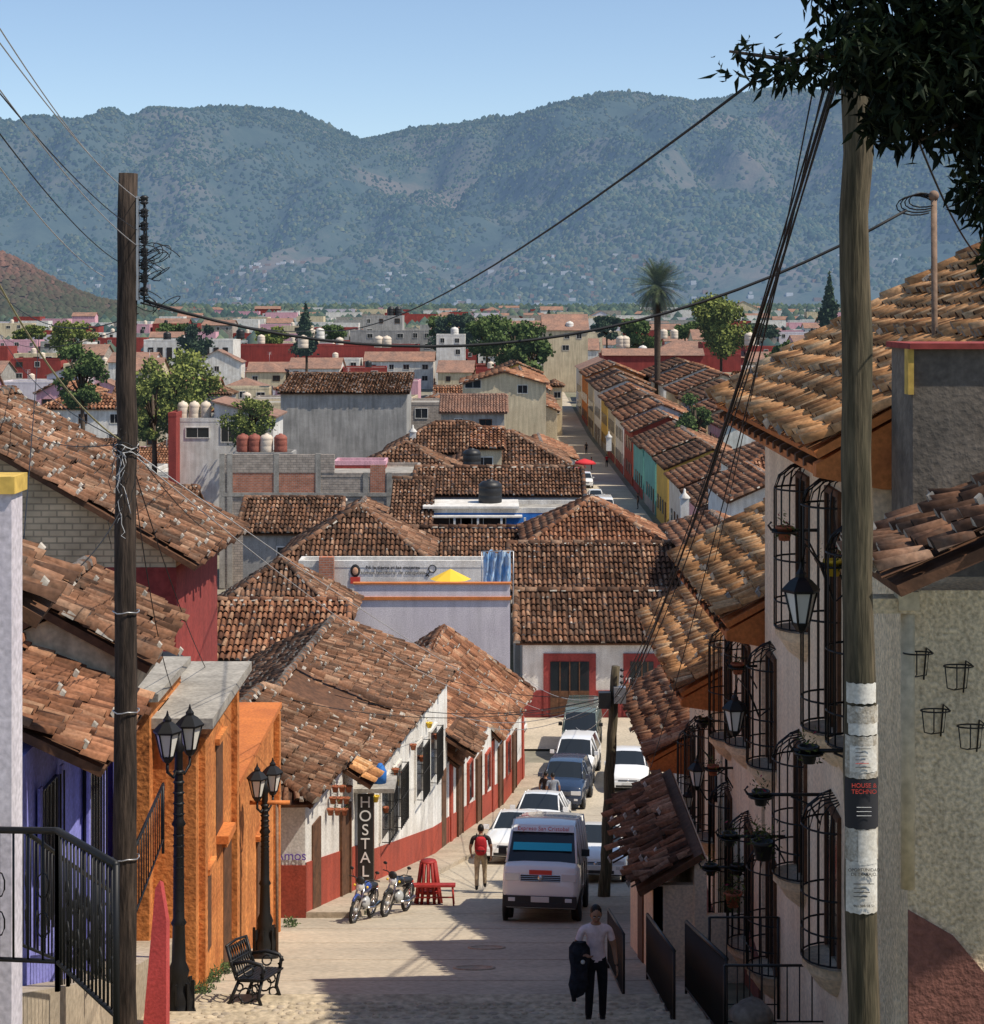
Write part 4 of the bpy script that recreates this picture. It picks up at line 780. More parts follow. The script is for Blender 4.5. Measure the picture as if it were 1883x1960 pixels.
def street_house(x0,x1,d,dep,wall,tm,ez,side):
    X0,X1=x0,x1; o=.4; e=empty('street_house',((X0+X1)/2,d+dep/2,gz(d))); feet.append((X0-.3,X1+.3,d-.5,d+dep+.5))
    pl,rd,h=planes_of('gy' ,X0-o,X1+o,d,d+dep-.3,ez,.42); do_roof(pl,rd,tm,e,d)
    g=G(); zt=ez+.42*o-.16; zb=gz(d+dep)-.5; g.extr([(X0,d+.2,zb),(X1,d+.2,zb),(X1,d+.2,zt),((X0+X1)/2,d+.2,zt+.42*(X1-X0)/2),(X0,d+.2,zt)],(0,dep-.7,0),wall)
    xs=X0 if side<0 else X1; sg=side
    g.box(min(xs,xs+sg*.03),max(xs,xs+sg*.03),d+.25,d+dep-.55,zb,gz(d)+1,random.choice([PR,PDR,PG,wall]))
    y=d+2
    while y<d+dep-2:
        dr=random.random()<.4; g.box(min(xs,xs+sg*.06),max(xs,xs+sg*.06),y-.5,y+.5,gz(d)+(0 if dr else 1.1),gz(d)+2.5,WOOD if dr else GLASS)
        if ez-gz(d)>6.2: g.box(min(xs,xs+sg*.06),max(xs,xs+sg*.06),y-.5,y+.5,gz(d)+4,gz(d)+5.6,GLASS)
        y+=2.6
    g.obj('walls',e)
for d,dep,wl,tm,ez in sc_: street_house(17.,17+random.uniform(8,10),d,dep,wl,tm,ez,-1)
for d,dep,wl,tm,ez in [(215,16,PW,TOLD,-14.5),(232,16,PYC,TMID,-14),(249,18,PW,TOLD,-13.5),(268,18,PYC,TMID,-13),(290,20,PW,TMID,-12.6),(312,20,PG,TOLD,-12)]: street_house(28.,28+random.uniform(10,14),d,dep,wl,tm,ez,-1)
for d,dep,wl,tm,ez in [(142,16,PW,TOLD,-16.5),(176,16,PYC,TOLD,-17),(193,17,PW,TMID,-16.5),(245,16,PYC,TMID,-14.2),(262,18,PY,TOLD,-14),(281,20,PYC,TMID,-13),(303,22,PW,TMID,-12.5),(326,24,PY,TOLD,-12)]:
    x1=9.; x0=x1-random.uniform(7,9)
    if not any(not(f[1]<x0+.8 or f[0]>x1-.8 or f[3]<d+.8 or f[2]>d+dep-.8) for f in feet): street_house(x0,x1,d,dep,wl,tm,ez,1)
house('red_flat_house',1335,1492,878,190,8,'flat',PDR,wins=[]); house('tile_roof_house',1420,1560,905,130,12,'hip',PW,TMID,.5); house('tile_roof_house',1400,1560,960,112,12,'gy',PW,TMID,.45); house('tile_roof_house',1330,1500,1075,92,14,'hip',PW,TMID,.45)
for px,py,dd in ((1310,955,128),(1487,940,130),(790,828,170),(1165,838,205)):
    p=at(px,py,dd); g=G(); g.box(p.x-.3,p.x+.3,dd-.3,dd+.3,p.z-1.5,p.z,PW); g.lathe(p,[(.4,0),(.42,.1),(.1,.45),(.08,.7),(.01,.75)],PW,8); g.obj('chimney')
walls=[PW,PW,PW,PYC,PG,PG,PDR,PLV,PYC,BRG,PW,PPK,CON,PDR]
def clash(a,b,c,q): return any(not(f[1]<a or f[0]>b or f[3]<c or f[2]>q) for f in feet)
nfill=0
for dd in [60,70,80,95,105,116,128,140,152,165,178,192,206,222,240,260,280,300,325,350,380,410,450,490,540,600,660,730,800,880,960,1060,1180,1300,1450,1600,1800]:
    xp=-60+random.uniform(-40,0)
    while xp<1940:
        wm=random.uniform(6.5,12)*(1 if dd<400 else 1.4 if dd<900 else 1.9); wp=wm/dd*F; a,b=XX(xp,dd),XX(xp+wp,dd); dep=min(random.uniform(7,11),dd*.075 if dd<500 else 14)
        if not(b>9 and a<17 and dd<430) and not clash(a+.3,b-.3,dd+.3,dd+dep-.3) and not (dd<84 and abs(xp+wp/2-1000)<750) and not (-470<a<-200 and 950<dd<1500):
            hgt=random.uniform(2.8,4.4) if dd<230 else random.uniform(3.5,8.)
            if dd>600: hgt=random.uniform(4,9)
            ye=HY+F*(-(gz(dd)+hgt))/dd
            k=random.random(); kind='gx' if k<.34 else 'hip' if k<.46 else 'gy' if k<.56 else 'flat'
            if dd>450 and random.random()<.65: kind='flat'
            house('town_house' if dd<450 else 'distant_house',xp,xp+wp,ye,dd,dep,kind,random.choice(walls),random.choice([TOLD,TMID,TOLD]),random.uniform(.35,.55),rot=random.uniform(-4,4)); nfill+=1
            if kind=='flat' and random.random()<.8 and dd<700: tank('water_tank',(a+(b-a)*random.uniform(.2,.8),dd+3,gz(dd)+hgt-.3),.7,1.7,random.choice([TANKC,BLK,TANKC]))
            if dd<500 and random.random()<.3:
                gg=G(); x=a+(b-a)*random.uniform(.3,.7); z=gz(dd)+hgt+(2 if kind!='flat' else 0); gg.tube([(x,dd+dep/2,z-2),(x,dd+dep/2,z+2)],.03,4,STEEL)
                for q_ in (1.5,1.75,2.0): gg.tube([(x-.5,dd+dep/2,z+q_),(x+.5,dd+dep/2,z+q_)],.02,4,STEEL)
                gg.obj('roof_antenna')
        xp+=wp+random.uniform(0,.5)*wp*(.15 if dd<200 else .3)
HZW=mat('hazy_white_wall',(.5,.5,.5),(.38,.38,.38),.02,.9,0,2); haze_glow(HZW.node_tree.nodes['Principled BSDF'],(.07,.10,.15))
HZR=mat('hazy_roof',(.26,.18,.16),(.2,.15,.13),.02,.9,0,2); haze_glow(HZR.node_tree.nodes['Principled BSDF'],(.07,.10,.15))
g=G()
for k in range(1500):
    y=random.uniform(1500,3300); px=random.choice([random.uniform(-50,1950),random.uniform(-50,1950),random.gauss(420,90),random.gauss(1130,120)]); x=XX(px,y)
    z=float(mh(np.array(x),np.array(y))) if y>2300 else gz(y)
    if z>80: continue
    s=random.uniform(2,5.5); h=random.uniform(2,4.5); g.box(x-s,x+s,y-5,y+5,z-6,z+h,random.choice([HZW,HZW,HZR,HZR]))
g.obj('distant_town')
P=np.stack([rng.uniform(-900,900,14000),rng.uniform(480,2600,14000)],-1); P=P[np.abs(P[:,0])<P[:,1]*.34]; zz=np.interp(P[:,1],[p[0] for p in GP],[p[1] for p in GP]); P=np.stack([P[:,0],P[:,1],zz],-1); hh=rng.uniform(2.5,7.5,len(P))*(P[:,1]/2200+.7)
cones('distant_trees',P,hh,hh*.55,rng.random(len(P)),rmat('valley_tree',[(0,(.02,.04,.03)),(.5,(.04,.065,.04)),(1,(.09,.11,.055))],.05,.8,1,.2,glow=(.035,.053,.075)))
# ---------------------------------------------------------------- poles, wires
def pole(base,top,r0,r1,m):
    base=Vector(base);top=Vector(top);pts=[];rs=[]
    for k in range(19):
        t=k/18; p=base.lerp(top,t); pts.append(p+Vector((random.gauss(0,.009),random.gauss(0,.006),0))); rs.append((r0+(r1-r0)*t)*random.uniform(.96,1.04))
    g=G(); g.tube(pts,rs,16,m); return g
PD=19.4; PX=XX(241,PD)
e=empty('utility_pole',(PX,PD,gz(PD)))
g=pole((PX-.02,PD,gz(PD)-.3),(XX(243,PD),PD,ZZ(332,PD)),.135,.106,WOODP)
g.obj('post',e); g=G(); X=XX(262,PD)
g.box(X,X+.025,PD-.05,PD+.05,ZZ(575,PD),ZZ(376,PD),STEEL)
for k in range(8):
    z=ZZ(383+k*25,PD); g.tube([(X,PD,z),(X+.12,PD,z)],.012,5,IRON); g.lathe((X+.08,PD,z-.05),[(.025,0),(.052,.02),(.03,.04),(.03,.057),(.052,.078),(.025,.1)],BLK,8); g.tube([(X-.08,PD,z),(X,PD,z)],.01,4,IRON)
g.tube([(X+.08,PD,ZZ(376,PD)),(X+.08,PD,ZZ(575,PD))],.012,5,IRON)
for k in range(18):
    a=random.uniform(0,6); c=at(285+random.uniform(-20,35),545+random.uniform(-70,50),PD)
    g.tube([c+Vector((.15*math.cos(t+a),.05*math.sin(2*t),.1*math.sin(t))) for t in np.linspace(0,random.uniform(3,6),12)],.005,4,WIRE)
for k in range(5):
    g.tube([(X+.1+.02*math.sin(t*3),PD-.05,ZZ(390+k*10+t*40,PD)) for t in np.linspace(0,4,10)],.005,4,WIRE)
for k in range(6):
    zc=ZZ(850,PD)-.02*k; g.tube([(PX+.14*math.cos(t),PD+.14*math.sin(t),zc+.03*math.sin(3*t+k)) for t in np.linspace(0,6.3,16)],.006,4,WIREL if k%2 else WIRE)
for k in range(18):
    c=at(238+random.uniform(-16,22),850+random.uniform(-30,130),PD-.2); pts=[c]
    for j in range(5): pts.append(pts[-1]+Vector((random.uniform(-.05,.05),random.uniform(-.03,.03),-random.uniform(.02,.12))))
    g.tube(pts,.004,4,WIREL if k%2 else WIRE)
for y0 in (1170,1360,1640): g.tube([(PX+.142*math.cos(t),PD+.142*math.sin(t),ZZ(y0,PD)+.01*math.sin(4*t)) for t in np.linspace(0,6.3,16)],.008,4,STEEL)
g.obj('insulators_and_loops',e)
e=empty('utility_pole',(3.,14.6,gz(14.6)))
g=pole((XX(1652,14.6),14.6,gz(14.6)-.3),(XX(1634,14.6),14.6,ZZ(60,14.6)),.137,.12,WOODG); g.obj('post',e)
PAP=mat('poster_paper',(.8,.78,.72),(.62,.58,.5),6,.9,.1,40,fine=.2); PAPD=flat('black_poster',(.02,.02,.025),.7); PAPB=mat('torn_paper',(.66,.63,.56),(.36,.31,.24),14,.95,.2,50,fine=.3)
def poster(g,y0,y1,m,a0=-1.1,a1=1.1,r=.142,dx=0):
    n=12; vs=[]; cx=XX(1646,14.6)+dx
    for z in (ZZ(y1,14.6),ZZ(y0,14.6)):
        for k in range(n+1):
            a=a0+(a1-a0)*k/n; vs.append((cx+r*math.sin(a),14.6-r*math.cos(a),z+.005*math.sin(k*2.3+y0)))
    g.add(vs,[(k,k+1,n+2+k,n+1+k) for k in range(n)],m,None,True)
g=G(); poster(g,1302,1340,PAP,-1.1,.9); poster(g,1345,1380,PAPB,-1,1.2,.1455); poster(g,1378,1400,PAP,-.9,1.,.148); poster(g,1402,1482,PAPB,-1.2,1.2,.146); poster(g,1420,1470,PAP,-.8,.9,.149); poster(g,1484,1578,PAPD,-1.2,1.2,.147); poster(g,1578,1640,PAPB,-1.2,1.2,.1455); poster(g,1580,1645,PAP,-.3,.9,.149); poster(g,1640,1738,PAP,-1.1,1.0,.147)
g.obj('posters',e)
cx=XX(1646,14.6)
text('poster_writing','HOUSE &\nTECHNO',(cx,14.6-.155,ZZ(1500,14.6)),.05,RTX,e,ext=.001)
text('poster_writing','OPORTUNIDAD\nDE TRABAJO.',(cx,14.6-.155,ZZ(1658,14.6)),.036,BTX,e,ext=.001)
text('poster_writing','961 388 58 51',(cx,14.6-.155,ZZ(1722,14.6)),.03,BTX,e,ext=.001)
g=G()
for k in range(4): g.box(cx-.085,cx+.085-random.uniform(0,.07),14.444,14.448,ZZ(1680+k*8,14.6)-.003,ZZ(1680+k*8,14.6)+.002,BTX)
for k in range(6): g.box(cx-.07,cx+.07-random.uniform(0,.09),14.444,14.447,ZZ(1424+k*7,14.6)-.003,ZZ(1424+k*7,14.6)+.001,random.choice([BTX,RTX,BTX]))
for k in range(3): g.box(cx-.06,cx+.06,14.444,14.447,ZZ(1535+k*8,14.6)-.002,ZZ(1535+k*8,14.6)+.001,WTX)
g.obj('poster_lines',e)
e=empty('utility_pole',(2.9,45,gz(45))); tp=at(1178,1275,45)
g=pole((XX(1155,45),45,gz(45)-.3),tp,.16,.11,WOODG); g.obj('post',e)
g=G()
for px,py in ((1157,1340),(1186,1330)): p=at(px,py,44.8); g.box(p.x-.15,p.x+.15,44.7,44.95,p.z-.2,p.z+.2,BLK if px<1170 else STEEL)
for k in range(5): g.lathe(at(1190,1285+k*12,44.8),[(.03,0),(.06,.03),(.03,.07)],BLK,8)
g.box(tp.x-.05,tp.x+.25,44.8,44.84,tp.z-.6,tp.z-.57,STEEL)
g.obj('service_boxes',e)
wg=G()
def wire(a,b,sag=.3,r=.012,m=WIRE,n=22):
    a=Vector(a);b=Vector(b); wg.tube([a.lerp(b,t/n)-Vector((0,0,4*sag*(t/n)*(1-t/n))) for t in range(n+1)],r,5,m)
wire(at(275,575,PD),at(1735,402,20),.95,.017); wire(at(600,630,60),at(1475,130,14.6),.75,.014); wire(at(270,580,PD),at(600,632,60),.15,.012)
P2=at(1180,1330,45); T2=Vector((XX(1612,14.6),14.6,ZZ(150,14.6)))
for k in range(5): wire(T2+Vector((random.uniform(-.1,.02),0,random.uniform(-.1,.12))),P2+Vector((random.uniform(-.15,.15),0,random.uniform(-.3,.2))),.5+.1*k,.009 if k else .016)
wire(at(1580,150,14.6),at(1245,1470,41),.3,.008); wire(at(1560,150,14.6),at(1340,1180,36),.25,.007)
for (x0,y0,x1,y1) in ((0,60,262,380),(0,20,225,350),(0,150,262,470),(0,235,225,500),(0,300,200,530),(0,165,262,440)): wire(at(x0-60,y0-60,9),at(x1,y1,PD),.1,.0045,WIREL if y0%2==0 else WIRE)
for (x1,y1,x2,y2,d2) in ((250,845,0,780,40),(250,850,455,1030,42),(250,850,0,640,45),(245,860,430,1340,36),(240,960,0,1120,15),(262,620,0,640,60),(250,860,1040,1360,75),(255,870,900,1330,60),(265,600,0,560,30),(250,880,330,1320,28)): wire(at(x1,y1,PD),at(x2,y2,d2),.35,.007,WIREL if x2>600 else WIRE)
for (x2,y2,d2,m) in ((860,1365,60,WIREL),(905,1385,62,WIREL),(1040,1360,77,WIRE),(1000,1290,75,WIREL),(730,1250,55,WIRE),(560,1340,42,WIRE),(1250,1200,38,WIREL),(880,1340,58,WIRE),(1100,1390,84,WIREL),(640,1330,48,WIRE)): wire(P2,at(x2,y2,d2),.5,.01,m)
wire(at(-40,470,16),at(235,845,PD),.25,.01,mat('guy_rope',(.4,.36,.2),None,3)); wire(at(1735,210,11),at(1870,490,16),.1,.008); wire(at(75,640,40),at(40,1100,18),.1,.008)
wg.obj('overhead_wires')
# ---------------------------------------------------------------- street lamps
def street_lamp(x,y,h,zb=None,arms=2,s=1.):
    zb=gz(y) if zb is None else zb; e=empty('street_lamp',(x,y,zb)); g=G()
    g.lathe((x,y,zb),[(.24,-.1),(.24,.12),(.19,.16),(.21,.3),(.17,.42),(.13,.6),(.15,.68),(.1,.8),(.085,1.3),(.11,1.34),(.08,1.4),(.07,h*.6),(.1,h*.6+.04),(.07,h*.6+.1),(.055,h-.75),(.09,h-.7),(.055,h-.62),(.04,h-.45)],IRON,12)
    for k in range(8):
        a=2*math.pi*k/8; g.box(-.012,.012,.17,.22,.02,.55,IRON,Matrix.Translation((x,y,zb))@Matrix.Rotation(a,4,'Z'))
    for k in range(14):
        z=zb+1.5+k*(h-2.4)/14; g.lathe((x,y,z),[(.06,0),(.085,.03),(.06,.06)],IRON,8)
    g.obj('post',e); g=G(); zt=zb+h-.95
    for sg in ((-1,-.25),(1,.25))[:arms]:
        ex,ey=x+sg[0]*.12*s,y+sg[1]*.8*s
        g.tube([(x,y,zt),(x+(ex-x)*.5,y+(ey-y)*.5,zt-.12),(ex,ey,zt-.02),(ex,ey,zt+.12)],.022,6,IRON)
        lantern(g,(ex,ey,zt+.18),1.15*s)
    g.obj('lanterns',e)
street_lamp(XX(342,24.6),24.6,4.45); street_lamp(XX(507,31.8),31.8,3.7,s=.95)
g=G(); p=at(540,1545,31.5); g.tube([(XX(478,31.8),31.8,p.z),(p.x+.1,31.8,p.z)],.04,6,POT); g.tube([(XX(530,31.8),31.8,gz(32)),(XX(530,31.8),31.8,p.z)],.03,6,RUST); g.obj('barrier_post')
bx,by=XX(487,25.6),25.6; bz=gz(25.6)+.03; e=empty('park_bench',(bx,by,bz)); g=G()
M=Matrix.Translation((bx,by,bz+.02))@Matrix.Rotation(math.radians(-8),4,'Z')@Matrix.Rotation(-.2,4,'X')
for y in (-.5,.5):
    for pts in ([(-.1,y,.45),(-.2,y,.2),(-.27,y,0)],[(.22,y,.43),(.18,y,.2),(.27,y,.0)],[(-.14,y,.42),(-.24,y,.65),(-.32,y,.88)],[(-.2,y,.64),(0,y,.68),(.2,y,.64),(.26,y,.56),(.2,y,.5)],[(.24,y,.62),(.22,y,.43)],[(-.14,y,.42),(.24,y,.43)]): g.tube(pts,.027,6,IRON,M)
    for cx_,cz_,rr_ in ((0,.22,.1),(.02,.55,.07),(-.12,.14,.06),(.14,.12,.06),(.1,.3,.06),(-.1,.33,.05)): g.tube([(cx_+rr_*math.cos(t),y,cz_+rr_*math.sin(t)) for t in np.linspace(0,6.3,12)],.014,5,IRON,M)
for k in range(8): g.box(-.14+k*.052,-.1+k*.052,-.55,.55,.43,.455,IRON,M)
for k in range(9):
    yy=-.46+k*.115
    for z_ in (.56,.76): g.tube([(-.17-(z_+.08*math.sin(t)-.47)*.38,yy+.055*math.cos(t),z_+.09*math.sin(t)) for t in np.linspace(0,6.3,12)],.013,4,IRON,M)
for z,xx in ((.47,-.165),(.66,-.245),(.87,-.32)): g.tube([(xx,-.53,z),(xx,0,z+.03 if z>.8 else z),(xx,.53,z)],.02,5,IRON,M)
g.obj('frame_and_slats',e)
def railing(name,pts,h,sp=.12,rt=.022,scroll=False):
    g=G(); pts=[Vector(p) for p in pts]
    g.tube([p+Vector((0,0,h)) for p in pts],rt,6,IRON); g.tube([p+Vector((0,0,.1)) for p in pts],rt*.7,5,IRON)
    for i in range(len(pts)-1):
        L=(pts[i+1]-pts[i]).length; n=max(1,int(L/sp))
        for k in range(n+1):
            p=pts[i].lerp(pts[i+1],k/n); big=(k==0 or k==n); rr=.022 if big else .009
            g.tube([p-Vector((0,0,.1 if big else -.1)),p+Vector((0,0,h))],rr,5,IRON)
            if scroll and not big and k%3==1:
                for zc in (h*.35,h*.62):
                    u=(pts[i+1]-pts[i]).normalized(); g.tube([p+u*(.05*math.cos(t))+Vector((0,0,zc+.09*math.sin(t))) for t in np.linspace(0,6.3,10)],.006,4,IRON)
    g.obj(name)
def gp(x,y,dz=0): return (x,y,gz(y)+dz)
railing('iron_railing',[(XX(222,10.6),10.6,ZZ(1655,10.6)-1.0),(XX(110,12.2),12.2,ZZ(1590,12.2)-1.0),(XX(-30,12.4),12.4,ZZ(1588,12.4)-1.0)],1.0,.11,.025,True)
railing('iron_railing',[(XX(-60,12.8),12.8,ZZ(1500,12.8)-1.1),(XX(130,16.5),16.5,ZZ(1640,16.5)-1.1),(XX(220,18.8),18.8,ZZ(1720,18.8)-1.)],1.05,.16,.02,True)
railing('iron_railing',[(XX(250,20.5),20.5,ZZ(1640,20.5)-.9),(XX(312,25.5),25.5,ZZ(1500,25.5)-.9)],.9,.35,.022)
railing('iron_railing',[gp(-4.85,20,.7),gp(-4.85,24,.7)],1.0,.15,.02,True)
railing('iron_railing',[gp(1.95,26.3),gp(1.98,30.2)],1.0,.11,.025); railing('iron_railing',[gp(2.42,23.6),gp(2.5,28.6)],1.05,.11,.028); railing('iron_railing',[gp(2.85,21.6),gp(2.95,27)],1.1,.11,.03)
railing('iron_railing',[(2.7,20.6,ZZ(1955,20.6)-.1),(4.0,20.6,ZZ(1955,20.6)-.1)],.75,.14,.016); railing('iron_railing',[(3.0,24.5,-9.7),(3.95,24.5,-9.7)],1.3,.2,.014)
g=G(); g.extr([(XX(268,23),23,gz(23)-.3),(XX(318,23),23,gz(23)-.3),(XX(318,23),23,ZZ(1760,23)),(XX(306,23),23,ZZ(1685,23)),(XX(297,23),23,ZZ(1700,23))],(0,.25,-.1),mat('pink_red_plaster',(.6,.09,.09),None,1)); g.obj('stair_parapet')
g=G(); g.sph((XX(1440,20.2),20.2,ZZ(1940,20.2)),(.25,.25,.15),PGD,12,7,fn=lambda q:q*(1+.12*math.sin(q.x*5+q.y*3))); g.obj('boulder')
C=[((c,y,gz(y)+.1),(.1,.1,.08)) for c,y in [(random.uniform(3.2,4),random.uniform(15,20.3)) for k in range(10)]]+[((random.uniform(-4.5,-4.2),y,gz(y)+.08),(.15,.2,.1)) for y in (26.5,27.2,28.3,29.5,38)]+[((facL(41)+1.1,41,gz(41)+.05),(.2,.2,.08))]
leaves('weeds',C,1800,.08,LG,None,True,-.8)
# ---------------------------------------------------------------- vehicles
def paint(n,c,r=.25): return flat(n,c,r,0,.6)
WP=paint('white_car_paint',(.82,.82,.81)); BP=paint('navy_car_paint',(.02,.035,.07)); GPn=paint('grey_green_car_paint',(.12,.15,.13)); RP=paint('red_car_paint',(.5,.04,.04)); SLV=paint('silver_car_paint',(.4,.41,.42))
HL=flat('headlight',(.75,.76,.78),.1,.3); PLT=flat('number_plate',(.6,.6,.58),.6); CHR=flat('chrome',(.6,.6,.62),.2,1)
ST={'sedan':[(0,.32,.55,.60,.66,.58),(.1,.22,.64,.70,.83,.7),(.55,.2,.76,.83,.87,.72),(1.15,.2,.88,.95,.88,.72),(1.85,.2,.92,1.40,.88,.60),(2.3,.2,.92,1.46,.88,.61),(2.9,.2,.93,1.43,.88,.6),(3.6,.2,.96,1.05,.87,.66),(4.25,.22,.95,1.0,.84,.7),(4.4,.3,.62,.7,.75,.65)],
'suv':[(0,.36,.7,.78,.72,.62),(.1,.26,.82,.9,.86,.74),(.6,.25,.95,1.03,.9,.76),(1.05,.25,1.02,1.1,.9,.76),(1.7,.25,1.05,1.62,.9,.66),(2.3,.25,1.05,1.7,.9,.66),(3.7,.25,1.07,1.66,.9,.66),(4.25,.27,1.05,1.3,.88,.7),(4.4,.36,.8,.9,.84,.7)],
'van':[(0,.38,.95,1.02,.74,.7),(.08,.3,1.08,1.16,.83,.76),(.3,.27,1.14,1.24,.86,.78),(.9,.27,1.18,1.98,.86,.70),(1.3,.27,1.18,2.1,.86,.70),(1.4,.27,1.18,2.11,.86,.70),(4.5,.27,1.18,2.12,.86,.70),(4.75,.3,1.16,2.0,.85,.70),(4.85,.4,1.1,1.3,.82,.72)]}
def vehicle(name,kind,x,y,pm,yaw=-.137):
    st=ST[kind]; L=st[-1][0]; sl=math.atan((gz(y)-gz(y+L))/L); e=empty(name,(x,y,gz(y)))
    M=Matrix.Translation((x,y,gz(y)+.01))@Matrix.Rotation(yaw,4,'Z')@Matrix.Rotation(-sl,4,'X')
    g=G(); vs=[]
    for (yy,zb,zl,zt,hw,ht) in st:
        vs+=[(-hw*.9,yy,zb),(-hw,yy,zb+(zl-zb)*.45),(-hw*.98,yy,zl),(-ht,yy,zt),(-ht*.5,yy,zt+.03),(ht*.5,yy,zt+.03),(ht,yy,zt),(hw*.98,yy,zl),(hw,yy,zb+(zl-zb)*.45),(hw*.9,yy,zb)]
    n=10; P_=[];Gl=[]
    for i in range(len(st)-1):
        a,b=st[i],st[i+1]; cab=max(a[3]-a[2],b[3]-b[2])>.3; slope=abs(a[3]-b[3])>.25
        for j in range(n):
            f=(i*n+j,(i+1)*n+j,(i+1)*n+(j+1)%n,i*n+(j+1)%n); gl=False
            if cab and j in (2,6) : gl=True
            if slope and j in (3,4,5) and a[0]>.2: gl=True
            if kind=='van' and (i>=len(st)-3) : gl=False
            (Gl if gl else P_).append(f)
    P_+=[tuple(range(n)),tuple(range((len(st)-1)*n,len(st)*n))[::-1]]
    g.add(vs,P_,pm,M,True); g.obj('body',e,.025)
    g=G(); used=sorted(set(i for f in Gl for i in f)); mp={u:k for k,u in enumerate(used)}; g.add([vs[u] for u in used],[tuple(mp[i] for i in f) for f in Gl],GLASS,M)
    for i in range(len(st)):
        if st[i][3]-st[i][2]>.3:
            q=st[i]
            for sg in (-1,1): g.tube([(sg*q[4]*.985,q[0],q[2]),(sg*(q[5]+.005),q[0],q[3])],.028,5,pm,M)
    for i in range(len(st)-1):
        if abs(st[i][3]-st[i+1][3])>.25 and st[i][0]>.2:
            for sg in (-1,1): g.tube([(sg*st[i][5],st[i][0],st[i][3]),(sg*st[i+1][5],st[i+1][0],st[i+1][3])],.03,5,pm,M)
    if kind=='van':
        for yy in (2.2,3.1,3.9):
            for sg in (-1,1): g.tube([(sg*.85,yy,1.18),(sg*.705,yy,2.11)],.035,5,pm,M)
    g.obj('windows',e)
    g=G(); fz=st[1][1]; h1=st[1][2]; hw=st[1][4]; gw=.42 if kind!='van' else .46
    hz=h1-.14
    for sg in (-1,1):
        g.box(min(sg*gw,sg*(hw-.05)),max(sg*gw,sg*(hw-.05)),-.005,.2,hz-.07,hz+.09,HL,M); g.box(min(sg*.55,sg*.7),max(sg*.55,sg*.7),-.055,.1,fz+.14,fz+.22,HL,M)
        g.box(min(sg*(hw+.02),sg*(hw+.2)),max(sg*(hw+.02),sg*(hw+.2)),st[3][0]+.05,st[3][0]+.16,h1+.28,h1+.43,pm if kind!='van' else BLK,M)
        g.box(min(sg*gw,sg*(hw-.06)),max(sg*gw,sg*(hw-.06)),L-.12,L+.01,st[-2][2]-.22,st[-2][2]-.04,RTX,M)
        for yy in (1.35,2.45,3.4): g.box(min(sg*(st[4][4]-.02),sg*(st[4][4]+.006)),max(sg*(st[4][4]-.02),sg*(st[4][4]+.006)),yy,yy+.012,fz+.12,h1+.1,BLK,M)
    g.box(-gw+.02,gw-.02,-.012,.15,hz-.08,hz+.06,BLK,M)
    for k in range(4): g.box(-gw+.02,gw-.02,-.022,-.008,hz-.07+k*.04,hz-.055+k*.04,CHR,M)
    g.lathe((0,0,0),[(.06,0),(.06,.02),(.03,.025)],CHR,10,M@Matrix.Translation((0,-.02,hz))@Matrix.Rotation(math.pi/2,4,'X'))
    bm=BLK if kind=='van' else pm
    g.box(-hw+.03,hw-.03,-.05,.2,fz+.02,fz+.26,bm,M); g.box(-.5,.5,-.058,.1,fz+.03,fz+.12,BLK,M); g.box(-.2,.2,-.075,-.05,fz+.13,fz+.25,PLT,M)
    g.box(-hw+.03,hw-.03,L-.15,L+.04,fz+.02,fz+.26,bm,M)
    g.box(-hw+.1,hw-.1,.3,L-.3,fz-.04,fz+.1,BLK,M)
    g.obj('trim',e,.012)
    R=.31 if kind=='sedan' else .34
    g=G()
    for yy in (.82,L-.85):
        for sg in (-1,1):
            Mw=M@Matrix.Translation((sg*(st[3][4]-.2),yy,R))@Matrix.Rotation(sg*math.pi/2,4,'Y')
            g.lathe((0,0,0),[(R*.6,0),(R*.96,.0),(R,.04),(R,.18),(R*.95,.215),(R*.66,.22)],RUB,20,Mw); g.lathe((0,0,0),[(R*.66,.19),(R*.62,.215),(R*.5,.19),(R*.2,.2),(R*.15,.23),(.01,.235)],SLV,20,Mw)
            for k in range(5):
                a=2*math.pi*k/5; g.box(-.022,.022,.05,R*.6,.18,.222,CHR,Mw@Matrix.Rotation(a,4,'Z'))
            g.lathe((0,0,0),[(R+.07,.12),(R+.07,.208),(R+.0,.209)],BLK,20,Mw)
    g.obj('wheels',e); return e,M
ev,Mv=vehicle('minibus','van',XX(1033,38.8)+.0,38.9,WP,-.1)
g=G(); CY=flat('cyan_sunscreen',(.02,.45,.62),.5)
def vbox(y0,z0,y1,z1,hw0,hw1,m,off=.012):
    dy,dz=y1-y0,z1-z0; l=math.hypot(dy,dz); ny,nz=dz/l*off,dy/l*off
    g.add([(-hw0,y0-ny,z0+nz),(hw0,y0-ny,z0+nz),(hw1,y1-ny,z1+nz),(-hw1,y1-ny,z1+nz)],[(0,1,2,3)],m,Mv)
wy=lambda z:.3+(z-1.24)/(1.98-1.24)*.6
vbox(wy(1.46),1.46,wy(1.62),1.62,.66,.65,CY,.05); vbox(wy(1.84),1.84,wy(1.99),1.99,.69,.68,WP,.05)
g.obj('windscreen_bands',ev)
t_=text('van_writing','Expreso San Cristobal',(0,0,0),.13,RTX,ev); t_.parent=None; t_.matrix_world=Mv@Matrix.Translation((0,.73,1.94))@Matrix.Rotation(math.radians(60),4,'X')
bpy.context.view_layer.update(); mw=t_.matrix_world.copy(); t_.parent=ev; t_.matrix_parent_inverse=Matrix.Translation(-ev.location); t_.matrix_basis=mw
g=G(); g.box(-.25,.25,-.02,.1,1.0,1.1,RTX,Mv); g.obj('sticker',ev)
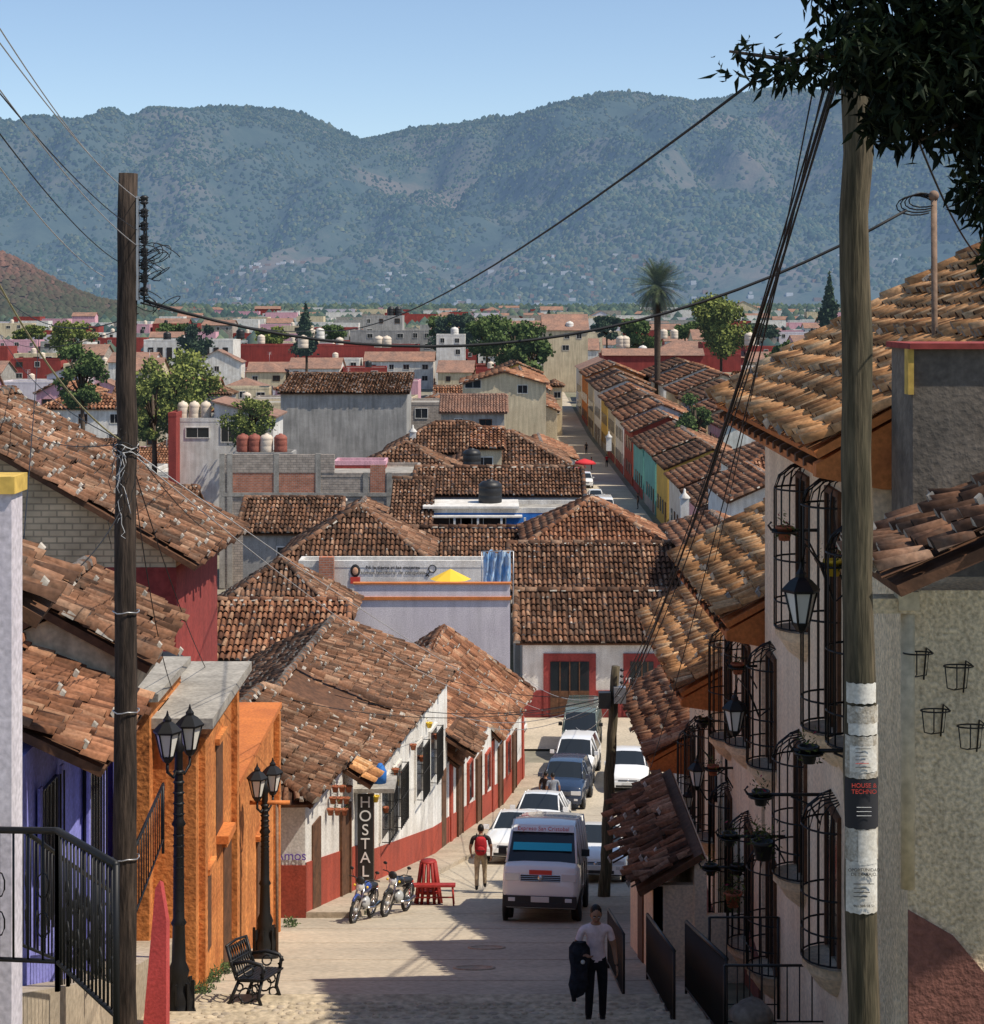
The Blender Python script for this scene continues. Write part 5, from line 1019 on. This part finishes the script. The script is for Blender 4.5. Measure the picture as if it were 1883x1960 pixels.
vehicle('parked_car','sedan',XX(975,54.5),54.6,WP,-.15); vehicle('parked_car','sedan',XX(1022,61),61.2,WP,-.15)
vehicle('parked_car','suv',XX(1072,70.5),70.6,BP,-.16); vehicle('parked_car','suv',XX(1093,76),76.2,WP,-.16); vehicle('parked_van','van',XX(1108,82),81.6,GPn,-.1)
vehicle('parked_car','sedan',XX(1142,48),48.5,WP,-.09); vehicle('parked_car','sedan',XX(1203,74),74.5,WP,-.1); vehicle('parked_car','suv',XX(1003,86),86.5,WP,1.4)
for kd,x,y,c in (('van',13.2,160,WP),('van',11.6,180,WP),('sedan',11.4,194,WP),('suv',11.2,212,WP),('sedan',11.1,228,RP),('sedan',11.,246,WP)): vehicle('parked_van' if kd=='van' else 'parked_car',kd,x,y,c,0)
RCV=flat('red_canvas',(.6,.03,.04),.8)
g=G(); px_,py_=11.6,222.5; g.lathe((px_,py_,gz(222)+2.0),[(1.5,0),(1.1,.35),(.1,.65)],RCV,10); g.tube([(px_,py_,gz(222)),(px_,py_,gz(222)+2.6)],.04,5,STEEL); g.obj('parasol')
def motorbike(x,y,yaw,cm):
    e=empty('motorcycle',(x,y,gz(y))); M=Matrix.Translation((x,y,gz(y)+.0))@Matrix.Rotation(yaw,4,'Z')@Matrix.Rotation(-.2,4,'X')@Matrix.Rotation(.1,4,'Y')
    g=G()
    for yy in (-.62,.62):
        Mw=M@Matrix.Translation((0,yy,.3))
        g.tube([(0,.27*math.cos(t),.27*math.sin(t)) for t in np.linspace(0,2*math.pi,21)],.042,7,RUB,Mw,cap=False); g.tube([(0,.22*math.cos(t),.22*math.sin(t)) for t in np.linspace(0,2*math.pi,21)],.018,6,CHR,Mw,cap=False)
        for k in range(10): g.tube([(0,0,0),(0,.22*math.cos(k*.628),.22*math.sin(k*.628))],.006,4,CHR,Mw)
        g.tube([(-.05,0,0),(.05,0,0)],.05,8,SLV,Mw)
    for sg in (-1,1):
        g.tube([(sg*.07,-.62,.3),(sg*.08,-.48,.62),(sg*.07,-.38,.88)],.022,6,CHR,M); g.tube([(sg*.07,.62,.3),(sg*.06,.1,.32),(sg*.06,-.2,.3)],.02,5,BLK,M); g.tube([(sg*.09,.6,.32),(sg*.1,.45,.68)],.025,6,CHR,M)
        g.tube([(sg*.07,-.38,.88),(sg*.2,-.38,.96),(sg*.36,-.28,.95)],.014,5,BLK,M); g.tube([(sg*.25,-.32,.96),(sg*.28,-.36,1.1)],.007,4,BLK,M); g.sph((sg*.3,-.37,1.13),(.055,.015,.035),BLK,8,5,M)
        g.sph((sg*.15,-.45,.8),.03,YEL,6,5,M)
    g.tube([(0,-.4,.84),(0,-.1,.66),(0,.3,.6),(0,.6,.66)],.03,6,BLK,M); g.tube([(0,-.38,.78),(0,-.22,.35),(0,.1,.28)],.025,6,BLK,M)
    g.sph((0,-.12,.75),(.14,.26,.13),cm,12,8,M); g.sph((0,.32,.74),(.13,.36,.07),BLK,12,8,M); g.sph((0,-.5,.8),(.1,.08,.1),HL,10,7,M); g.sph((0,-.02,.4),(.14,.17,.16),SLV,10,7,M); g.sph((0,-.55,.93),(.11,.04,.09),BLK,8,6,M)
    g.tube([(.1,0,.3),(.13,.3,.28),(.14,.7,.36)],[.025,.035,.04],7,CHR,M); g.tube([(0,-.62+.33*math.cos(t),.3+.33*math.sin(t)) for t in np.linspace(.5,2.4,8)],.035,5,cm,M); g.tube([(0,.62+.33*math.cos(t),.3+.33*math.sin(t)) for t in np.linspace(.4,2.2,8)],.035,5,BLK,M); g.tube([(-.05,.05,.3),(-.22,.08,0)],.012,4,BLK,M)
    g.sph((0,.7,.68),(.06,.04,.04),RTX,8,5,M); g.obj('frame_and_body',e)
NB=paint('blue_motorcycle_paint',(.03,.06,.25)); MBK=paint('black_motorcycle_paint',(.02,.02,.02))
motorbike(XX(692,39.5),39.5,-.25,NB); motorbike(XX(756,41.),41.,-.35,MBK); motorbike(XX(1177,56.5),56.5,.1,MBK); motorbike(XX(1180,58.5),58.5,.1,MBK)
bx,by=XX(822,42.8),42.9; bz=gz(by); e=empty('red_wooden_bench',(bx,by,bz)); M=Matrix.Translation((bx,by,bz+.03))@Matrix.Rotation(-.13,4,'X'); g=G()
g.box(-.55,.62,-.17,.17,.42,.47,REDW,M)
for sx_ in (-.48,.55):
    for sy in (-.13,.13): g.tube([(sx_,sy,.43),(sx_*1.06,sy*1.2,-.03)],.022,5,REDW,M)
g.box(-.5,.55,-.02,.02,.14,.17,REDW,M); g.obj('bench',e)
e=empty('red_stool_stack',(bx-.1,by+.6,bz)); M=Matrix.Translation((bx-.05,by+.5,bz-.12)); g=G()
for k in range(12):
    a=2*math.pi*k/12; g.tube([(.32*math.cos(a),.32*math.sin(a),.0),(.17*math.cos(a),.17*math.sin(a),1.02)],.04,5,REDW,M)
g.lathe((0,0,0),[(.19,1.0),(.19,1.05),(.02,1.05)],REDW,14,M); g.lathe((0,0,0),[(.3,.3),(.27,.32),(.27,.36),(.3,.34)],REDW,14,M); g.obj('stools',e)
# ---------------------------------------------------------------- people
SKN=mat('brown_skin',(.36,.19,.12),(.3,.16,.1),4,.6,0,10,fine=0); HAIR=mat('black_hair',(.012,.01,.009),None,8,.5,.3,60,stretch=(1,1,.2))
def person(name,x,y,z,rz,s,J,E,mats,extra=None,hair='bun'):
    e=empty(name,(x,y,z)); M=Matrix.Translation((x,y,z))@Matrix.Rotation(rz,4,'Z')@Matrix.Scale(s,4)
    names=list(J); me=bpy.data.meshes.new('sk'); me.from_pydata([J[n][0] for n in names],[(names.index(a),names.index(b)) for a,b,_ in E],[])
    o=bpy.data.objects.new('sk',me); coll.objects.link(o); md=o.modifiers.new('s','SKIN'); md.use_smooth_shade=True
    for i,n in enumerate(names):
        r=J[n][1]; me.skin_vertices[0].data[i].radius=r if isinstance(r,tuple) else (r,r); me.skin_vertices[0].data[i].use_root=(n=='pelvis')
    sb=o.modifiers.new('u','SUBSURF'); sb.levels=2; sb.render_levels=2
    dg=bpy.context.evaluated_depsgraph_get(); dg.update(); m2=bpy.data.meshes.new_from_object(o.evaluated_get(dg)); bpy.data.objects.remove(o)
    for m in mats: m2.materials.append(m)
    segs=[(Vector(J[a][0]),Vector(J[b][0]),k) for a,b,k in E]
    for p in m2.polygons:
        c=p.center; best=None
        for a,b,k in segs:
            ab=b-a; t=max(0,min(1,(c-a).dot(ab)/max(ab.length_squared,1e-9))); dd=(c-(a+ab*t)).length
            if best is None or dd<best[0]: best=(dd,k)
        p.material_index=best[1]; p.use_smooth=True
    m2.transform(M); link(m2,'body',e)
    g=G(); hp=Vector(J['head'][0])
    Mh=M@Matrix.Translation(hp)@Matrix.Rotation(HT[0],4,'X')
    def hf(q):
        if q.y<0 and q.z<0: q=Vector((q.x*(1+.28*q.z),q.y*(1+.05*q.z),q.z))
        return q
    g.sph((0,0,0),(.073,.09,.112),SKN,16,12,Mh,hf)
    g.extr([(0,-.108,-.025),(-.015,-.082,-.028),(0,-.084,.02)],(.001,0,0),SKN,Mh); g.sph((0,-.092,-.02),(.014,.018,.016),SKN,8,6,Mh)
    for sg in (-1,1): g.sph((sg*.028,-.08,.012),(.014,.008,.007),WTX,8,5,Mh); g.sph((sg*.028,-.087,.012),(.006,.004,.006),BTX,6,4,Mh); g.box(min(sg*.014,sg*.044),max(sg*.014,sg*.044),-.09,-.08,.03,.036,HAIR,Mh); g.sph((sg*.074,.005,-.005),(.01,.022,.03),SKN,8,6,Mh)
    g.sph((0,-.083,-.055),(.024,.008,.008),LIPS,8,5,Mh)
    g.sph((0,.022,.03),(.079,.088,.1),HAIR,16,10,Mh)
    if hair=='bun': g.sph((0,.105,.02),(.04,.035,.04),HAIR,10,7,Mh)
    g.obj('head',e)
    g=G()
    for side in ('L','R'):
        w=Vector(J['wrist'+side][0]); el=Vector(J['elbow'+side][0]); u=(w-el).normalized(); sgn=-1 if side=='L' else 1
        a=Vector((0,1,0)); a=(a-u*a.dot(u)).normalized(); nrm=u.cross(a)
        c=w+u*.055; Mr=Matrix((( *a,),( *nrm,),( *u,))).transposed().to_4x4()
        g.sph((0,0,0),(.038,.016,.055),SKN,10,8,M@Matrix.Translation(c)@Mr)
        for k,L in enumerate((.062,.072,.067,.052)):
            b=w+u*.095+a*(-.027+.018*k); cr=nrm*(-sgn)
            g.tube([b-u*.01,b+u*L*.4+cr*.006,b+u*L*.75+cr*.02,b+u*L*.9+cr*.038],[.0088,.0085,.0078,.006],6,SKN,M)
        b=w+u*.03-a*.03; g.tube([b,b-a*.03+u*.025,b-a*.035+u*.055-nrm*sgn*.012],[.011,.0095,.007],6,SKN,M)
    g.obj('hands',e)
    if extra: extra(e,M)
    return e
HT=[.25]; LIPS=flat('lips',(.3,.09,.07),.6)
def body(arms,legs):
    J={'pelvis':((0,0,.9),(.145,.105)),'waist':((0,0,1.03),(.125,.095)),'chest':((0,0,1.2),(.15,.105)),'upper':((0,0,1.31),(.13,.085)),'nb':((0,.005,1.385),(.06,.055)),'neck':((0,-.005,1.43),.045),'head':((0,-.03,1.525),.05),'skull':((0,-.025,1.5),.045)}
    J.update(arms); J.update(legs); return J
def EE(shoe=3):
    E=[('pelvis','waist',0),('waist','chest',0),('chest','upper',0),('upper','nb',0),('nb','neck',2),('neck','skull',2),('skull','head',2)]
    for s in 'LR': E+=[('upper','sh'+s,0),('sh'+s,'slv'+s,0),('slv'+s,'elbow'+s,2),('elbow'+s,'wrist'+s,2),('pelvis','hip'+s,1),('hip'+s,'knee'+s,1),('knee'+s,'cuff'+s,1),('cuff'+s,'ankle'+s,shoe),('ankle'+s,'toe'+s,shoe)]
    return E
def legs(l,r):
    o={}
    for s,q in (('L',l),('R',r)):
        sg=-1 if s=='L' else 1; kn,an=q
        o['hip'+s]=((sg*.085,0,.85),.092); o['knee'+s]=((sg*.095,kn[0],kn[1]),.062); an_=(sg*.1,an[0],an[1]); k_=Vector((sg*.095,kn[0],kn[1])); c=k_.lerp(Vector(an_),.82)
        o['cuff'+s]=(tuple(c),.052); o['ankle'+s]=(an_,.038); o['toe'+s]=((sg*.11,an[0]-.14,an[1]-.045),(.036,.028))
    return o
def arm(s,el,wr,sh=.175):
    sg=-1 if s=='L' else 1; S=Vector((sg*sh,0,1.33)); E_=Vector(el); sl=S.lerp(E_,.62)
    return {'sh'+s:(tuple(S),.058),'slv'+s:(tuple(sl),.052),'elbow'+s:(tuple(el),.038),'wrist'+s:(tuple(wr),.026)}
TSH=mat('pale_pink_cotton',(.85,.68,.68),(.72,.56,.56),9,.95,.5,14,fine=.15); TRB=mat('black_trousers',(.015,.015,.02),None,5,.95,.3,20); SHO=flat('dark_shoe',(.02,.02,.02),.6); TRK=mat('khaki_trousers',(.55,.42,.27),None,6,.95,.4,14); DKT=mat('dark_shirt',(.04,.03,.03),None,5,.95,.4,14); RPK=mat('red_backpack',(.5,.02,.03),(.36,.015,.02),8,.8,.3,20); GRY=mat('grey_shirt',(.3,.32,.36),None,5,.95,.3,14)
def jacket(e,M):
    g=G(); JM=mat('dark_jacket_cloth',(.03,.035,.05),(.015,.016,.022),8,.95,.7,18)
    prof=[(.07,.3),(.11,.22),(.12,.08),(.1,-.1),(.12,-.26),(.07,-.4),(.02,-.44)]; n=16; vs=[]
    for i,(r,z) in enumerate(prof):
        for j in range(n):
            a=2*math.pi*j/n; rr=r*(1+.22*math.sin(3*a+i*.6)+.12*math.sin(7*a+i)); vs.append((-.235+rr*1.05*math.cos(a)-.02*i*.4,-.19+rr*.55*math.sin(a),.92+z))
    g.add(vs,[(i*n+j,i*n+(j+1)%n,(i+1)*n+(j+1)%n,(i+1)*n+j) for i in range(len(prof)-1) for j in range(n)]+[tuple(range(n)),tuple(range((len(prof)-1)*n,len(prof)*n))[::-1]],JM,M,True)
    g.tube([(-.3,-.22,.9),(-.33,-.2,.66),(-.31,-.2,.44)],[.045,.04,.03],8,JM,M); g.sph((-.2,-.27,.98),(.03,.012,.03),PLT,8,5,M); g.obj('carried_jacket',e)
HT[0]=.32
J=body({**arm('L',(-.27,-.03,1.08),(-.17,-.2,1.06)),**arm('R',(.25,.04,1.07),(.275,-.03,.84))},legs(((-.1,.5),(-.02,.12)),((-.0,.47),(.08,.09))))
J['pelvis']=((0,0,.9),(.15,.11))
person('woman_walking',XX(1140,23.75),23.75,gz(23.7)-.0,0.05,1.0,J,EE(),[TSH,TRB,SKN,SHO],jacket,'bun')
def bag(e,M):
    g=G(); g.sph((0,.17,1.17),(.155,.1,.23),RPK,14,10,M,lambda q:Vector((math.copysign(abs(q.x)**.7,q.x),math.copysign(abs(q.y)**.7,q.y),math.copysign(abs(q.z)**.75,q.z)))); g.sph((0,.26,1.08),(.11,.04,.11),RPK,12,8,M)
    for sg in (-1,1): g.tube([(sg*.09,.12,1.36),(sg*.1,-.02,1.41),(sg*.11,-.115,1.3),(sg*.12,-.1,1.12),(sg*.13,.08,1.0)],.018,6,BLK,M)
    g.box(-.11,.11,.29,.3,1.08,1.1,BLK,M); g.obj('backpack',e)
HT[0]=.1
J=body({**arm('L',(-.26,.06,1.07),(-.25,-.05,.85),.19),**arm('R',(.26,-.02,1.07),(.24,-.14,.88),.19)},legs(((-.12,.5),(-.12,.1)),((.05,.49),(.2,.13))))
person('man_with_backpack',XX(920,46.3),46.3,gz(46.3),math.pi,1.06,J,EE(),[DKT,TRK,SKN,SHO],bag,'short')
J=body({**arm('L',(-.25,.02,1.07),(-.24,-.02,.84),.19),**arm('R',(.25,.02,1.07),(.24,-.02,.84),.19)},legs(((-.02,.48),(0,.09)),((.0,.48),(.03,.09))))
person('man_standing',XX(1044,69),69,gz(69),2.6,1.04,J,EE(),[DKT,TRB,SKN,SHO],None,'short')
person('man_standing',XX(1058,68.6),68.6,gz(68.6),3.3,1.03,J,EE(),[GRY,TRB,SKN,SHO],None,'short')
for x,y in ((15.8,150),(15.6,190),(15.5,240),(13.2,236),(13.9,262)): person('pedestrian',x,y,gz(y),random.uniform(0,6),1.05,J,EE(),[random.choice([GRY,RPK,DKT]),TRB,SKN,SHO],None,'short')
# ---------------------------------------------------------------- camera, sun, sky
cam=bpy.data.cameras.new('camera'); co=bpy.data.objects.new('camera',cam); coll.objects.link(co)
co.location=(0,0,0); co.rotation_euler=(math.radians(90),0,0)
cam.sensor_fit='HORIZONTAL'; cam.sensor_width=36; cam.lens=36*F/1883; cam.shift_y=-(980-HY)/1883; cam.clip_start=.1; cam.clip_end=20000
scene.camera=co
hx,hy=.94,-.34; el=math.radians(56); n=math.hypot(hx,hy); sd=Vector((hx/n*math.cos(el),hy/n*math.cos(el),math.sin(el)))
sun=bpy.data.lights.new('sun','SUN'); sun.energy=5; sun.angle=math.radians(.5); sun.color=(1,.91,.77); so=bpy.data.objects.new('sun',sun); so.rotation_euler=sd.to_track_quat('Z','Y').to_euler(); so.location=(30,-20,60); coll.objects.link(so)
w=bpy.data.worlds.new('World'); scene.world=w; w.use_nodes=True; nt=w.node_tree; bg=nt.nodes['Background']; sk=nt.nodes.new('ShaderNodeTexSky'); sk.sky_type='NISHITA'; sk.sun_disc=False; sk.sun_elevation=el; sk.sun_rotation=math.atan2(hx,hy); sk.dust_density=1.2; sk.air_density=1.0; sk.ozone_density=1.2; sk.altitude=1500
nt.links.new(sk.outputs[0],bg.inputs[0]); bg.inputs[1].default_value=.15
scene.view_settings.view_transform='Standard'; scene.view_settings.look='None'; scene.view_settings.exposure=0
print('FILL',nfill,'faces',sum(len(m.polygons) for m in bpy.data.meshes))
